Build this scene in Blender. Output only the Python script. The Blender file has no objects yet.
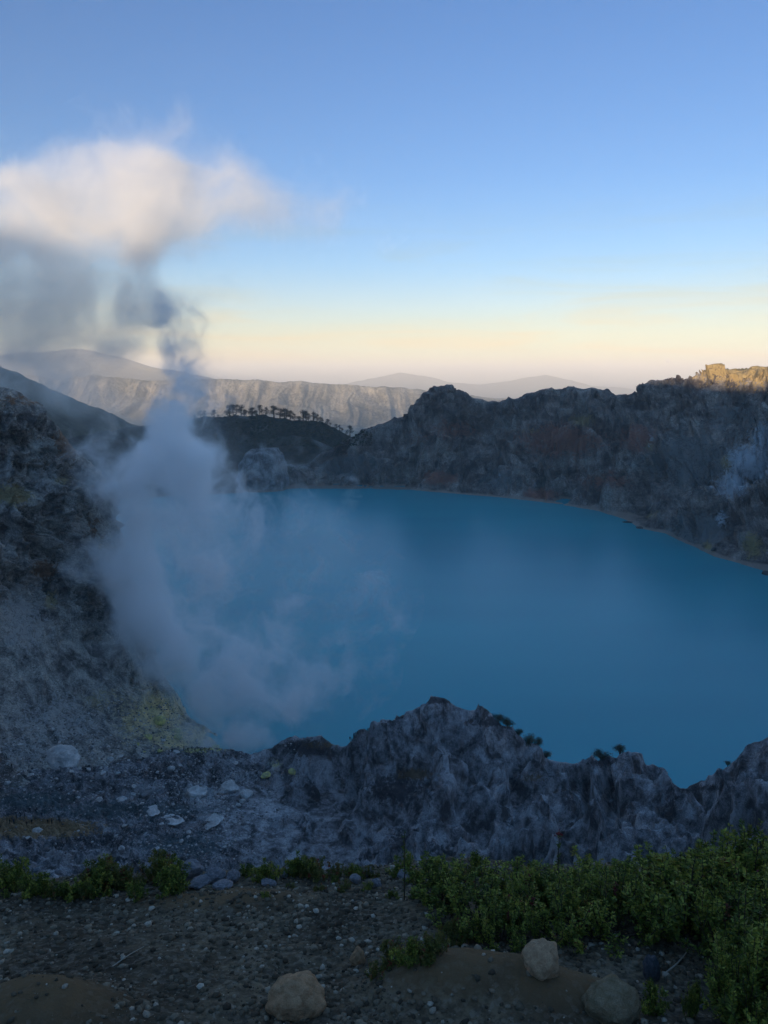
import bpy, math, random
import numpy as np
from mathutils import Vector, Matrix
from mathutils.bvhtree import BVHTree

R = math.radians
C = bpy.context.scene.collection
sc = bpy.context.scene
rng = random.Random(7)
nrg = np.random.default_rng(7)

# ------------------------------------------------------------------ camera
W, H, LENS = 768, 1024, 26.0
F = H * LENS / 36.0
PITCH = R(10.5)
cam_d = bpy.data.cameras.new('camera')
cam_d.sensor_fit = 'VERTICAL'; cam_d.sensor_height = 36; cam_d.sensor_width = 36; cam_d.lens = LENS
cam_d.clip_start = 0.05; cam_d.clip_end = 200000
cam = bpy.data.objects.new('camera', cam_d); C.objects.link(cam)
cam.location = (0, 0, 0); cam.rotation_euler = (R(90) - PITCH, 0, 0)
sc.camera = cam
sc.render.resolution_x = W; sc.render.resolution_y = H

# ------------------------------------------------------------------ light
SUN_EL, SUN_AZ = R(4.5), R(204)          # azimuth from +Y clockwise: behind the camera, a little to the left
wd = bpy.data.worlds.new('World'); sc.world = wd; wd.use_nodes = True
nt = wd.node_tree; nt.nodes.clear()
wo = nt.nodes.new('ShaderNodeOutputWorld'); bg = nt.nodes.new('ShaderNodeBackground')
sk = nt.nodes.new('ShaderNodeTexSky'); sk.sky_type = 'NISHITA'; sk.sun_disc = False
sk.sun_elevation = SUN_EL; sk.sun_rotation = SUN_AZ
sk.altitude = 2300; sk.air_density = 1.0; sk.dust_density = 0.5; sk.ozone_density = 2.0
bg.inputs['Strength'].default_value = 0.13
# the clear sky in view is a deep blue that turns cream low down, where thin streaks of drifting smoke lie over it
_tc = nt.nodes.new('ShaderNodeTexCoord'); _sx = nt.nodes.new('ShaderNodeSeparateXYZ'); nt.links.new(_tc.outputs['Generated'], _sx.inputs[0])
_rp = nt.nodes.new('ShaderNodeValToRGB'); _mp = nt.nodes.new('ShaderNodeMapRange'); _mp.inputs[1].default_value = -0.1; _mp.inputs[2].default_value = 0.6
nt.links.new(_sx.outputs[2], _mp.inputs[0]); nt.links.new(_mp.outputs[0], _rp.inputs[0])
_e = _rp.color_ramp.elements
SKY_STOPS = [(0.0, (0.96, 0.85, 0.76)), (0.15, (0.99, 0.88, 0.77)), (0.22, (1.11, 0.86, 0.74)), (0.27, (1.0, 0.88, 0.88)), (0.34, (0.76, 0.86, 0.99)), (0.48, (0.60, 0.80, 1.03)), (0.74, (0.53, 0.78, 1.07)), (0.88, (1.25, 1.5, 1.65)), (1.0, (1.4, 1.65, 1.8))]  # topmost stops: unseen overhead sky brightened on purpose, added fill light for the crater
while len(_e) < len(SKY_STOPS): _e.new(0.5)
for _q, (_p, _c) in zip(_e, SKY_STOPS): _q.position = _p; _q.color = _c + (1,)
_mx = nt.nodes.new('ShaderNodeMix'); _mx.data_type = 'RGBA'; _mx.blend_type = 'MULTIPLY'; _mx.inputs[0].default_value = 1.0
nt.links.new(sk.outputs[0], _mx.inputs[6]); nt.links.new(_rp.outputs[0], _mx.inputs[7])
_m2 = nt.nodes.new('ShaderNodeMapping'); _m2.inputs['Scale'].default_value = (1.2, 1.2, 15.0); nt.links.new(_tc.outputs['Generated'], _m2.inputs[0])
_n2 = nt.nodes.new('ShaderNodeTexNoise'); _n2.inputs['Scale'].default_value = 2.2; _n2.inputs['Detail'].default_value = 6; _n2.inputs['Roughness'].default_value = 0.55; _n2.inputs['Distortion'].default_value = 0.6
nt.links.new(_m2.outputs[0], _n2.inputs['Vector'])
_r2 = nt.nodes.new('ShaderNodeMapRange'); _r2.interpolation_type = 'SMOOTHSTEP'; _r2.inputs[1].default_value = 0.42; _r2.inputs[2].default_value = 0.66; nt.links.new(_n2.outputs['Fac'], _r2.inputs[0])
_b2 = nt.nodes.new('ShaderNodeValToRGB'); nt.links.new(_sx.outputs[2], _b2.inputs[0])
_f = _b2.color_ramp.elements; _f.new(0.5); _f.new(0.5)
for _q, (_p, _c) in zip(_f, [(0.0, 0.6), (0.05, 1.0), (0.13, 0.7), (0.22, 0.0)]): _q.position = _p; _q.color = (_c, _c, _c, 1)
_mm = nt.nodes.new('ShaderNodeMath'); _mm.operation = 'MULTIPLY'; nt.links.new(_r2.outputs[0], _mm.inputs[0]); nt.links.new(_b2.outputs[0], _mm.inputs[1])
_m3 = nt.nodes.new('ShaderNodeMix'); _m3.data_type = 'RGBA'; _m3.blend_type = 'MULTIPLY'; nt.links.new(_mm.outputs[0], _m3.inputs[0]); nt.links.new(_mx.outputs[2], _m3.inputs[6]); _m3.inputs[7].default_value = (1.16, 0.90, 0.72, 1)
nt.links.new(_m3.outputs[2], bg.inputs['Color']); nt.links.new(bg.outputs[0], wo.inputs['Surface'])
sd = bpy.data.lights.new('sun', 'SUN'); sd.energy = 5.0; sd.angle = R(0.5); sd.color = (1.0, 0.80, 0.58)
so = bpy.data.objects.new('sun', sd); C.objects.link(so)
sdir = Vector((math.sin(SUN_AZ) * math.cos(SUN_EL), math.cos(SUN_AZ) * math.cos(SUN_EL), math.sin(SUN_EL)))
so.rotation_euler = sdir.to_track_quat('Z', 'Y').to_euler(); so.location = sdir * 3000
vs = sc.view_settings
vs.view_transform = 'Standard'; vs.look = 'None'; vs.gamma = 1.0; vs.exposure = 1.0; vs.use_curve_mapping = False
sc.render.engine = 'CYCLES'
cy = sc.cycles
cy.use_denoising = True
cy.use_adaptive_sampling = True; cy.adaptive_threshold = 0.02
cy.max_bounces = 13; cy.diffuse_bounces = 2; cy.glossy_bounces = 2; cy.volume_bounces = 12; cy.transparent_max_bounces = 8
cy.volume_max_steps = 256
cy.sample_clamp_indirect = 4.0

# ------------------------------------------------------------------ helpers
def rayd(px, py):
    cx = (px - W / 2) / F; c = (H / 2 - py) / F
    return (cx, math.cos(PITCH) + c * math.sin(PITCH), -math.sin(PITCH) + c * math.cos(PITCH))
def P(px, py, Y):
    d = rayd(px, py); k = Y / d[1]
    return (d[0] * k, Y, d[2] * k)
def PZ(px, py, z):
    d = rayd(px, py); k = z / d[2]
    return (d[0] * k, d[1] * k, z)
def PH(px, Y, z):
    """a point of picture column px at depth Y and height z"""
    dep = Y * math.cos(PITCH) - z * math.sin(PITCH)
    return ((px - W / 2) / F * dep, Y, z)
def project(p):
    dep = p[:, 1] * math.cos(PITCH) - p[:, 2] * math.sin(PITCH)
    up = p[:, 1] * math.sin(PITCH) + p[:, 2] * math.cos(PITCH)
    dep = np.maximum(dep, 1e-3)
    return W / 2 + F * p[:, 0] / dep, H / 2 - F * up / dep

_perm = nrg.permutation(256); _perm = np.concatenate([_perm, _perm, _perm])
_g = nrg.normal(size=(256, 3)); _g /= np.linalg.norm(_g, axis=1)[:, None]
def perlin(p):
    p = np.asarray(p, float); i = np.floor(p).astype(np.int64); f = p - i; i &= 255
    u = f * f * f * (f * (f * 6 - 15) + 10)
    out = 0.0
    for dx in (0, 1):
        wx = u[:, 0] if dx else 1 - u[:, 0]
        a = _perm[i[:, 0] + dx]
        for dy in (0, 1):
            wy = u[:, 1] if dy else 1 - u[:, 1]
            b = _perm[a + i[:, 1] + dy]
            for dz in (0, 1):
                wz = u[:, 2] if dz else 1 - u[:, 2]
                g = _g[_perm[b + i[:, 2] + dz] & 255]
                out = out + wx * wy * wz * (g[:, 0] * (f[:, 0] - dx) + g[:, 1] * (f[:, 1] - dy) + g[:, 2] * (f[:, 2] - dz))
    return out * 1.6
def fbm(p, o=5, gain=0.5):
    s = 0; a = 1.0; p = np.asarray(p, float)
    for k in range(o):
        s = s + a * perlin(p + 17.3 * k); p = p * 2.03; a *= gain
    return s
def ridged(p, o=5, gain=0.5):
    s = 0; a = 1.0; w = 1.0; p = np.asarray(p, float)
    for k in range(o):
        n = (1 - np.abs(perlin(p + 31.7 * k))) ** 2 * w
        s = s + a * n; w = np.clip(n * 1.6, 0, 1); p = p * 2.03; a *= gain
    return s
def sstep(a, b, x):
    t = np.clip((x - a) / (b - a), 0, 1); return t * t * (3 - 2 * t)

def mesh_np(name, verts, faces, mat=None, parent=None, smooth=True, attrs=None):
    me = bpy.data.meshes.new(name)
    verts = np.asarray(verts, dtype=np.float32); faces = np.asarray(faces, dtype=np.int32)
    n, k = faces.shape
    me.vertices.add(len(verts)); me.vertices.foreach_set('co', verts.ravel())
    me.loops.add(n * k); me.loops.foreach_set('vertex_index', faces.ravel())
    me.polygons.add(n); me.polygons.foreach_set('loop_start', np.arange(0, n * k, k, dtype=np.int32))
    me.polygons.foreach_set('loop_total', np.full(n, k, dtype=np.int32))
    if smooth: me.polygons.foreach_set('use_smooth', np.ones(n, dtype=bool))
    me.update(calc_edges=True); me.validate()
    for a, v in (attrs or {}).items():
        at = me.attributes.new(a, 'FLOAT', 'POINT'); at.data.foreach_set('value', np.asarray(v, dtype=np.float32))
    o = bpy.data.objects.new(name, me); C.objects.link(o)
    if mat: me.materials.append(mat)
    if parent: o.parent = parent
    return o
def tag(o, label=None, cat=None, group=None, kind=None):
    if label: o['label'] = label
    if cat: o['category'] = cat
    if group: o['group'] = group
    if kind: o['kind'] = kind
    return o
def empty(name, loc=(0, 0, 0), rz=0):
    o = bpy.data.objects.new(name, None); C.objects.link(o); o.location = loc; o.rotation_euler = (0, 0, rz)
    o.empty_display_size = 0.1
    return o
def copy_tree(o, parent=None):
    c = o.copy(); C.objects.link(c)
    if parent: c.parent = parent
    for ch in list(o.children): copy_tree(ch, c)
    return c
def grid_faces(nu, nv):
    i = np.arange(nv - 1)[:, None] * nu + np.arange(nu - 1)[None, :]
    i = i.ravel()
    return np.stack([i, i + 1, i + nu + 1, i + nu], 1)

def loft(px0, px1, nu, rows, nvs, warp=0.0):
    """rows: each a list of (px, X, Y, Z), nearest row first; returns points (nv, nu, 3), u in px, v in row units"""
    u = np.linspace(px0, px1, nu)
    ctrl = []
    for r in rows:
        a = np.array(r, float)
        ctrl.append(np.stack([np.interp(u, a[:, 0], a[:, k]) for k in (1, 2, 3)], 1))
    ctrl = np.array(ctrl)                                   # rows, nu, 3
    # soften along u except noise added later
    vs_ = [0.0]
    for k, n in enumerate(nvs): vs_ += list(k + (np.arange(n) + 1) / n)
    v = np.array(vs_)
    out = np.empty((len(v), nu, 3))
    K = len(rows)
    for j, vv in enumerate(v):
        k = min(int(vv), K - 2); t = vv - k
        p0 = ctrl[max(k - 1, 0)]; p1 = ctrl[k]; p2 = ctrl[k + 1]; p3 = ctrl[min(k + 2, K - 1)]
        m1 = (p2 - p0) * 0.5; m2 = (p3 - p1) * 0.5
        # limit tangents so that long hidden spans do not overshoot
        d = np.linalg.norm(p2 - p1, axis=1)[:, None]
        for m in (m1, m2):
            L = np.linalg.norm(m, axis=1)[:, None]; m *= np.minimum(1, 0.9 * d / np.maximum(L, 1e-6))
        t2 = t * t; t3 = t2 * t
        out[j] = (2 * t3 - 3 * t2 + 1) * p1 + (t3 - 2 * t2 + t) * m1 + (-2 * t3 + 3 * t2) * p2 + (t3 - t2) * m2
    return out, u, v
def normals(g):
    du = np.gradient(g, axis=1); dv = np.gradient(g, axis=0)
    n = np.cross(du, dv); n /= np.maximum(np.linalg.norm(n, axis=2), 1e-9)[..., None]
    return n
def rowpx(pts):
    """pts: (px, py, Y) -> rows in world"""
    return [(p[0],) + P(*p) for p in pts]
def rowz(pts):
    """(px, Y, z)"""
    return [(p[0],) + PH(*p) for p in pts]
def blob(p, blobs):
    """mask over points from soft ellipses given in picture measure (px, py, rx, ry, weight), broken up by noise"""
    x, y = project(p); m = np.zeros(len(p))
    for bx, by, rx, ry, w in blobs:
        m = np.maximum(m, w * np.exp(-(((x - bx) / rx) ** 2 + ((y - by) / ry) ** 2)))
    return m

# ------------------------------------------------------------------ materials
def newmat(name):
    m = bpy.data.materials.new(name); m.use_nodes = True; m.node_tree.nodes.clear()
    return m, m.node_tree
class NB:
    def __init__(s, name):
        s.m, s.t = newmat(name)
    def n(s, typ, **kw):
        n = s.t.nodes.new(typ)
        ins = kw.pop('ins', {})
        for k, v in kw.items(): setattr(n, k, v)
        for k, v in ins.items():
            if isinstance(v, bpy.types.NodeSocket): s.t.links.new(v, n.inputs[k])
            else: n.inputs[k].default_value = v
        return n
    def pos(s):
        return s.n('ShaderNodeTexCoord').outputs['Object']
    def noise(s, vec, scale, detail=6, rough=0.55, dist=0.0):
        return s.n('ShaderNodeTexNoise', ins={'Vector': vec, 'Scale': scale, 'Detail': detail, 'Roughness': rough, 'Distortion': dist}).outputs['Fac']
    def scalev(s, vec, sx, sy, sz):
        return s.n('ShaderNodeMapping', ins={'Vector': vec, 'Scale': (sx, sy, sz)}).outputs[0]
    def ramp(s, fac, stops):
        r = s.n('ShaderNodeValToRGB', ins={'Fac': fac})
        e = r.color_ramp.elements
        while len(e) < len(stops): e.new(0.5)
        for q, (p, c) in zip(e, stops):
            q.position = p; q.color = tuple(c) + (1,) if isinstance(c, (tuple, list)) else (c, c, c, 1)
        return r.outputs[0]
    def mix(s, fac, a, b, bt='MIX'):
        n = s.n('ShaderNodeMix', data_type='RGBA', blend_type=bt)
        for k, v in ((0, fac), (6, a), (7, b)):
            if isinstance(v, bpy.types.NodeSocket): s.t.links.new(v, n.inputs[k])
            else: n.inputs[k].default_value = v if k == 0 else (tuple(v) + (1,) if len(v) == 3 else v)
        return n.outputs[2]
    def math(s, op, a, b=None, clamp=False):
        n = s.n('ShaderNodeMath', operation=op, use_clamp=clamp)
        for k, v in ((0, a), (1, b)):
            if v is None: continue
            if isinstance(v, bpy.types.NodeSocket): s.t.links.new(v, n.inputs[k])
            else: n.inputs[k].default_value = v
        return n.outputs[0]
    def attr(s, name):
        return s.n('ShaderNodeAttribute', attribute_name=name).outputs['Fac']
    def surf(s, col, rough=0.9, bump=None, bstr=0.5, bdist=1.0, spec=0.3, **kw):
        ins = {'Base Color': col, 'Roughness': rough, 'Specular IOR Level': spec}
        ins.update(kw)
        p = s.n('ShaderNodeBsdfPrincipled', ins=ins)
        if bump is not None:
            b = s.n('ShaderNodeBump', ins={'Height': bump, 'Strength': bstr, 'Distance': bdist})
            s.t.links.new(b.outputs[0], p.inputs['Normal'])
        o = s.n('ShaderNodeOutputMaterial', ins={'Surface': p.outputs[0]})
        return s.m

def rock_mat(name, dark, mid, light, unit, masks=(), strata=0.0, streak=0.35, shore=None, bstr=0.7):
    """unit: size in metres of the main blotches"""
    b = NB(name); p = b.pos()
    f = 1.0 / unit
    n1 = b.noise(p, f, 8, 0.62, 0.6)
    n2 = b.noise(b.scalev(p, 1, 1, streak), f * 3.1, 8, 0.65, 0.4)
    n3 = b.noise(p, f * 22, 6, 0.6)
    h = b.math('ADD', b.math('MULTIPLY', n1, 0.62), b.math('MULTIPLY', n2, 0.38))
    if strata:
        w = b.noise(b.scalev(p, 0.15, 0.15, 1.6), f * 2.0, 5, 0.6, 0.3)
        h = b.math('ADD', b.math('MULTIPLY', h, 1 - strata), b.math('MULTIPLY', w, strata))
    col = b.ramp(h, [(0.42, dark), (0.5, mid), (0.585, light)])
    col = b.mix(b.ramp(n3, [(0.40, 0.0), (0.60, 0.85)]), col, b.mix(1.0, col, (0.55, 0.55, 0.57), 'MULTIPLY'))
    cn = b.noise(p, f * 4.5, 6, 0.62, 0.7)
    ck = b.n('ShaderNodeMapRange', ins={0: b.math('ABSOLUTE', b.math('SUBTRACT', cn, 0.5)), 1: 0.0, 2: 0.035, 3: 0.30, 4: 1.0}).outputs[0]
    cgap = b.ramp(b.noise(p, f * 1.4, 4), [(0.42, 1.0), (0.56, 0.0)])
    ck = b.math('MAXIMUM', ck, cgap)
    for at, c, edge in masks:
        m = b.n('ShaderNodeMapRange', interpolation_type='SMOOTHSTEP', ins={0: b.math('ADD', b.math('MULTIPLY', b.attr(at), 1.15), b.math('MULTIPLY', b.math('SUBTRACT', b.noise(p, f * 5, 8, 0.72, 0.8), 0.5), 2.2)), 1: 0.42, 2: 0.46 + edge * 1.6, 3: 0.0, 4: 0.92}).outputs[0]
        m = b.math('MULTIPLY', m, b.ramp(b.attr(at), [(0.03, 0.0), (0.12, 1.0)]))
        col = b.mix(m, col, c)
    col = b.mix(b.math('SUBTRACT', 1.0, ck), col, b.mix(1.0, col, (0.22, 0.22, 0.24), 'MULTIPLY'))
    if shore is not None:
        z = b.n('ShaderNodeSeparateXYZ', ins={'Vector': p}).outputs['Z']
        hh = b.math('SUBTRACT', z, shore[0])
        hh = b.math('ADD', hh, b.math('MULTIPLY', b.math('SUBTRACT', b.noise(p, 0.03, 4), 0.5), shore[1] * 3))
        m = b.ramp(b.math('DIVIDE', hh, shore[1]), [(0.55, 1.0), (1.0, 0.0)])
        col = b.mix(b.math('MULTIPLY', m, 0.8), col, shore[2])
    bh = b.math('ADD', b.math('MULTIPLY', n2, 1.0), b.math('MULTIPLY', n3, 0.35))
    return b.surf(col, 0.92, bh, bstr, unit * 0.35, 0.2)

# ------------------------------------------------------------------ terrain
LZ = -200.0                                 # lake level
terrain_objs = []
def terrain(name, g, mat, disp, attrs=None, collide=True):
    nv, nu, _ = g.shape
    n = normals(g)
    flat = g.reshape(-1, 3); nn = n.reshape(-1, 3)
    d = disp(flat, nn)
    pts = flat + d
    at = {k: blob(pts, v) for k, v in (attrs or {}).items()}
    f = grid_faces(nu, nv)
    o = mesh_np(name, pts, f, mat, attrs=at)
    tag(o, kind='structure')
    if collide: terrain_objs.append((pts, f))
    return o

# -- the ground: one wide plain far below the volcano
def build_plain():
    rad = np.concatenate([[0], np.geomspace(300, 60000, 120)]); th = np.linspace(0, 2 * math.pi, 361)
    g = np.stack([rad[:, None] * np.sin(th)[None], rad[:, None] * np.cos(th)[None], np.full((len(rad), len(th)), -640.0)], 2)
    fl = g.reshape(-1, 3).copy()
    fl[:, 2] += fbm(fl * (1, 1, 0) / 2600.0, 5) * 60 * sstep(0, 6000, np.hypot(fl[:, 0], fl[:, 1]))
    b = NB('plain_ground'); p = b.pos()
    n1 = b.noise(p, 1 / 900, 8, 0.6, 0.5); n2 = b.noise(p, 1 / 120, 6, 0.6)
    col = b.ramp(n1, [(0.38, (0.045, 0.06, 0.03)), (0.5, (0.10, 0.10, 0.06)), (0.62, (0.2, 0.17, 0.11))])
    m = b.surf(b.mix(b.ramp(n2, [(0.4, 0.), (0.6, 0.6)]), col, (0.05, 0.06, 0.035)), 0.95, n2, 0.5, 20)
    tag(mesh_np('ground', fl, grid_faces(len(th), len(rad)), m), kind='structure')
build_plain()

# -- caldera wall far off, lit by the low sun
def build_caldera():
    crest = [(-260, 366, 9500), (-100, 371, 9000), (0, 374, 8600), (60, 378, 8400), (110, 377, 8200), (150, 379, 8200), (200, 378, 8000), (215, 377, 8000), (250, 380, 7900),
             (300, 381, 7900), (350, 385, 8000), (400, 389, 8200), (440, 393, 8500), (480, 397, 8800), (560, 405, 9300), (700, 412, 10000)]
    mid = [(x, y + 20, Y - 420) for x, y, Y in crest]
    low = [(x, y + 40, Y - 900) for x, y, Y in crest]
    foot = [(x, y + 50, Y - 1900) for x, y, Y in crest]
    near = [(x, 0, 0) for x, y, Y in crest]
    rows = [rowz([(x, Y - 3600, -640) for x, y, Y in crest]), rowpx(foot), rowpx(low), rowpx(mid), rowpx(crest), rowz([(x, Y + 900, -380) for x, y, Y in crest]), rowz([(x, Y + 2500, -660) for x, y, Y in crest])]
    g, u, v = loft(-260, 700, 1000, rows, [10, 30, 60, 60, 20, 10])
    V = np.repeat(v[:, None], len(u), 1).ravel()
    def disp(p, n):
        amt = sstep(1.2, 2.6, V) * (1 - sstep(4.1, 5, V) * 0.7)
        wv = fbm(p * (1, 1, 0) / 500.0, 2) * 70
        q = np.stack([(p[:, 0] + wv) / 330.0, p[:, 2] / 1500.0, p[:, 1] / 6000.0], 1)
        r = ridged(q, 4, 0.55) * 0.6 + ridged(q * (0.45, 1, 1) + 7, 3) * 0.4 + (ridged(q * (2.3, 1, 1) + 3, 2) - .8) * 0.25
        d = np.zeros_like(p)
        k = (r - 1.0) * 200 * amt * (1 - 0.75 * sstep(3.5, 4.0, V) )
        d[:, 1] = -k * 1.0; d[:, 2] = k * 0.10 + fbm(p / 160.0, 4) * 10 + fbm(p/60.0,3)*4 + fbm(p * (1, 1, 0) / 700., 2) * 30 * sstep(2.5, 4, V)
        return d
    m = rock_mat('caldera_rock', (0.24, 0.21, 0.14), (0.42, 0.35, 0.25), (0.56, 0.47, 0.34), 500, streak=0.25, bstr=0.6)
    terrain('mountain_range', g, m, disp, collide=False)
build_caldera()

def far_mountain(crest, nu, amp, mat, depth):
    rows = [rowz([(x, Y - depth, -660) for x, y, Y in crest]), rowpx([(x, y + 9, Y - depth * 0.35) for x, y, Y in crest]), rowpx(crest), rowz([(x, Y + depth, -660) for x, y, Y in crest])]
    g, u, v = loft(crest[0][0], crest[-1][0], nu, rows, [30, 30, 12])
    def disp(p, n):
        d = np.zeros_like(p); k = (ridged(np.stack([p[:, 0] / 900., p[:, 1] / 1800., p[:, 2] / 2500.], 1), 4) - 1) * amp
        d[:, 1] = -k; d[:, 2] = k * 0.12
        return d
    return terrain('mountain', g, mat, disp, collide=False)
mm = rock_mat('distant_slope', (0.05, 0.06, 0.04), (0.09, 0.09, 0.06), (0.14, 0.13, 0.09), 1500, bstr=0.4)
far_mountain([(-420, 401, 15000), (-250, 382, 15000), (-120, 368, 15000), (-30, 358, 15000), (40, 353, 15000), (85, 351, 15000), (120, 358, 15000), (150, 367, 15000), (190, 374, 15000), (230, 382, 15000), (330, 392, 15000), (400, 404, 15000)], 300, 260, mm, 4000)
far_mountain([(290, 394, 24000), (340, 385, 24000), (375, 378, 24000), (400, 373, 24000), (425, 376, 24000), (450, 382, 24000), (480, 384, 24000), (510, 381, 24000), (528, 377, 24000), (545, 375, 24000), (562, 378, 24000), (590, 385, 24000), (640, 390, 24000), (700, 396, 24000)], 260, 200, mm, 3500)

# -- shaded outer flank behind the left cliff
def build_flank():
    crest = [(-420, 300, 1500), (-200, 322, 1700), (-60, 352, 1900), (0, 370, 2000), (40, 385, 2100), (80, 402, 2200), (130, 424, 2300), (180, 445, 2300), (240, 462, 2200), (420, 500, 2100)]
    rows = [rowz([(x, Y - 900, -300) for x, y, Y in crest]), rowpx([(x, y + 30, Y - 350) for x, y, Y in crest]), rowpx(crest), rowz([(x, Y + 700, -300) for x, y, Y in crest]), rowz([(x, Y + 3500, -680) for x, y, Y in crest])]
    g, u, v = loft(-420, 420, 500, rows, [30, 60, 30, 10])
    def disp(p, n):
        d = n * (fbm(p / 120.0, 6) * 12)[:, None]; return d
    m = rock_mat('flank_scrub', (0.05, 0.055, 0.035), (0.08, 0.08, 0.05), (0.13, 0.12, 0.08), 90, bstr=0.6)
    terrain('slope', g, m, disp, collide=False)
build_flank()

# -- wooded hill beyond the lake
def build_wooded():
    crest = [(60, 440, 1750), (120, 430, 1750), (170, 423, 1740), (200, 419, 1730), (235, 417, 1720), (262, 417, 1720), (290, 421, 1720), (305, 421, 1700), (325, 425, 1690), (345, 434, 1680), (370, 448, 1680), (420, 480, 1700)]
    m1 = [(x, y + 14, Y - 50) for x, y, Y in crest]
    shore = [(60, 499, LZ), (120, 498, LZ), (200, 495, LZ), (260, 491, LZ), (300, 488, LZ), (420, 489, LZ)]
    base = [(p[0],) + PZ(*p) for p in shore]
    under = [(b[0], b[1] * 0.93, b[2] * 0.93, LZ - 25) for b in base]
    back = rowz([(x, Y + 500, -330) for x, y, Y in crest])
    low = [(60, 478, 1480), (170, 474, 1450), (235, 472, 1430), (270, 474, 1430), (290, 482, 1400), (340, 482, 1450), (420, 486, 1500)]
    g, u, v = loft(60, 420, 520, [under, base, rowpx(low), rowpx(m1), rowpx(crest), back], [6, 40, 70, 40, 20])
    V = np.repeat(v[:, None], len(u), 1).ravel()
    def disp(p, n):
        a = sstep(1.0, 1.6, V) * (1 - 0.7 * sstep(3.6, 4, V))
        return n * ((fbm(p / 40.0, 6) * 5 + ridged(p / (60., 60., 200.), 3) * 4) * (0.2 + 0.8 * a))[:, None]
    m = rock_mat('wooded_ground', (0.018, 0.022, 0.012), (0.032, 0.034, 0.02), (0.06, 0.048, 0.03), 35,
                 masks=[('pale', (0.17, 0.15, 0.12), 0.14)], shore=(LZ, 5.0, (0.26, 0.22, 0.19)))
    terrain('hill', g, m, disp, {'pale': [(262, 428, 20, 6, 0.55), (190, 480, 60, 14, 0.5), (290, 484, 40, 5, 0.8)]})
build_wooded()

# -- rounded rock headland
def build_headland():
    ang = np.linspace(0, 2 * math.pi, 241); v = np.linspace(0, 1, 120)
    c = np.array(PZ(258, 492, LZ)); c[1] += 45
    g = np.empty((len(v), len(ang), 3))
    prof_r = np.interp(v, [0, .12, .3, .5, .7, .85, 1], [1.18, 1.08, 1.0, .9, .72, .48, 0]); prof_z = np.interp(v, [0, .12, .3, .5, .7, .85, 1], [-.25, .0, .3, .62, .86, .97, 1.0])
    g[..., 0] = c[0] + 45 * prof_r[:, None] * np.cos(ang)[None] + 5 * prof_z[:, None]
    g[..., 1] = c[1] + 48 * prof_r[:, None] * np.sin(ang)[None]
    g[..., 2] = LZ + 72 * prof_z[:, None]
    def disp(p, n):
        out = np.stack([p[:, 0] - c[0], p[:, 1] - c[1], np.zeros(len(p))], 1); out /= np.maximum(np.linalg.norm(out, axis=1), 12)[:, None]
        out[:, 2] = 0.35
        q = np.stack([np.arctan2(p[:, 1] - c[1], p[:, 0] - c[0]) * 4, p[:, 2] / 45, p[:, 0] * 0], 1)
        k = fbm(p / 30.0, 5, 0.45) * 5 + (ridged(q, 3) - 1) * 1.5
        return out * k[:, None]
    m = rock_mat('headland_rock', (0.15, 0.148, 0.145), (0.27, 0.265, 0.26), (0.40, 0.39, 0.38), 20, streak=0.3, shore=(LZ, 6.0, (0.30, 0.24, 0.2)))
    terrain('headland', g, m, disp)
build_headland()

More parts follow.
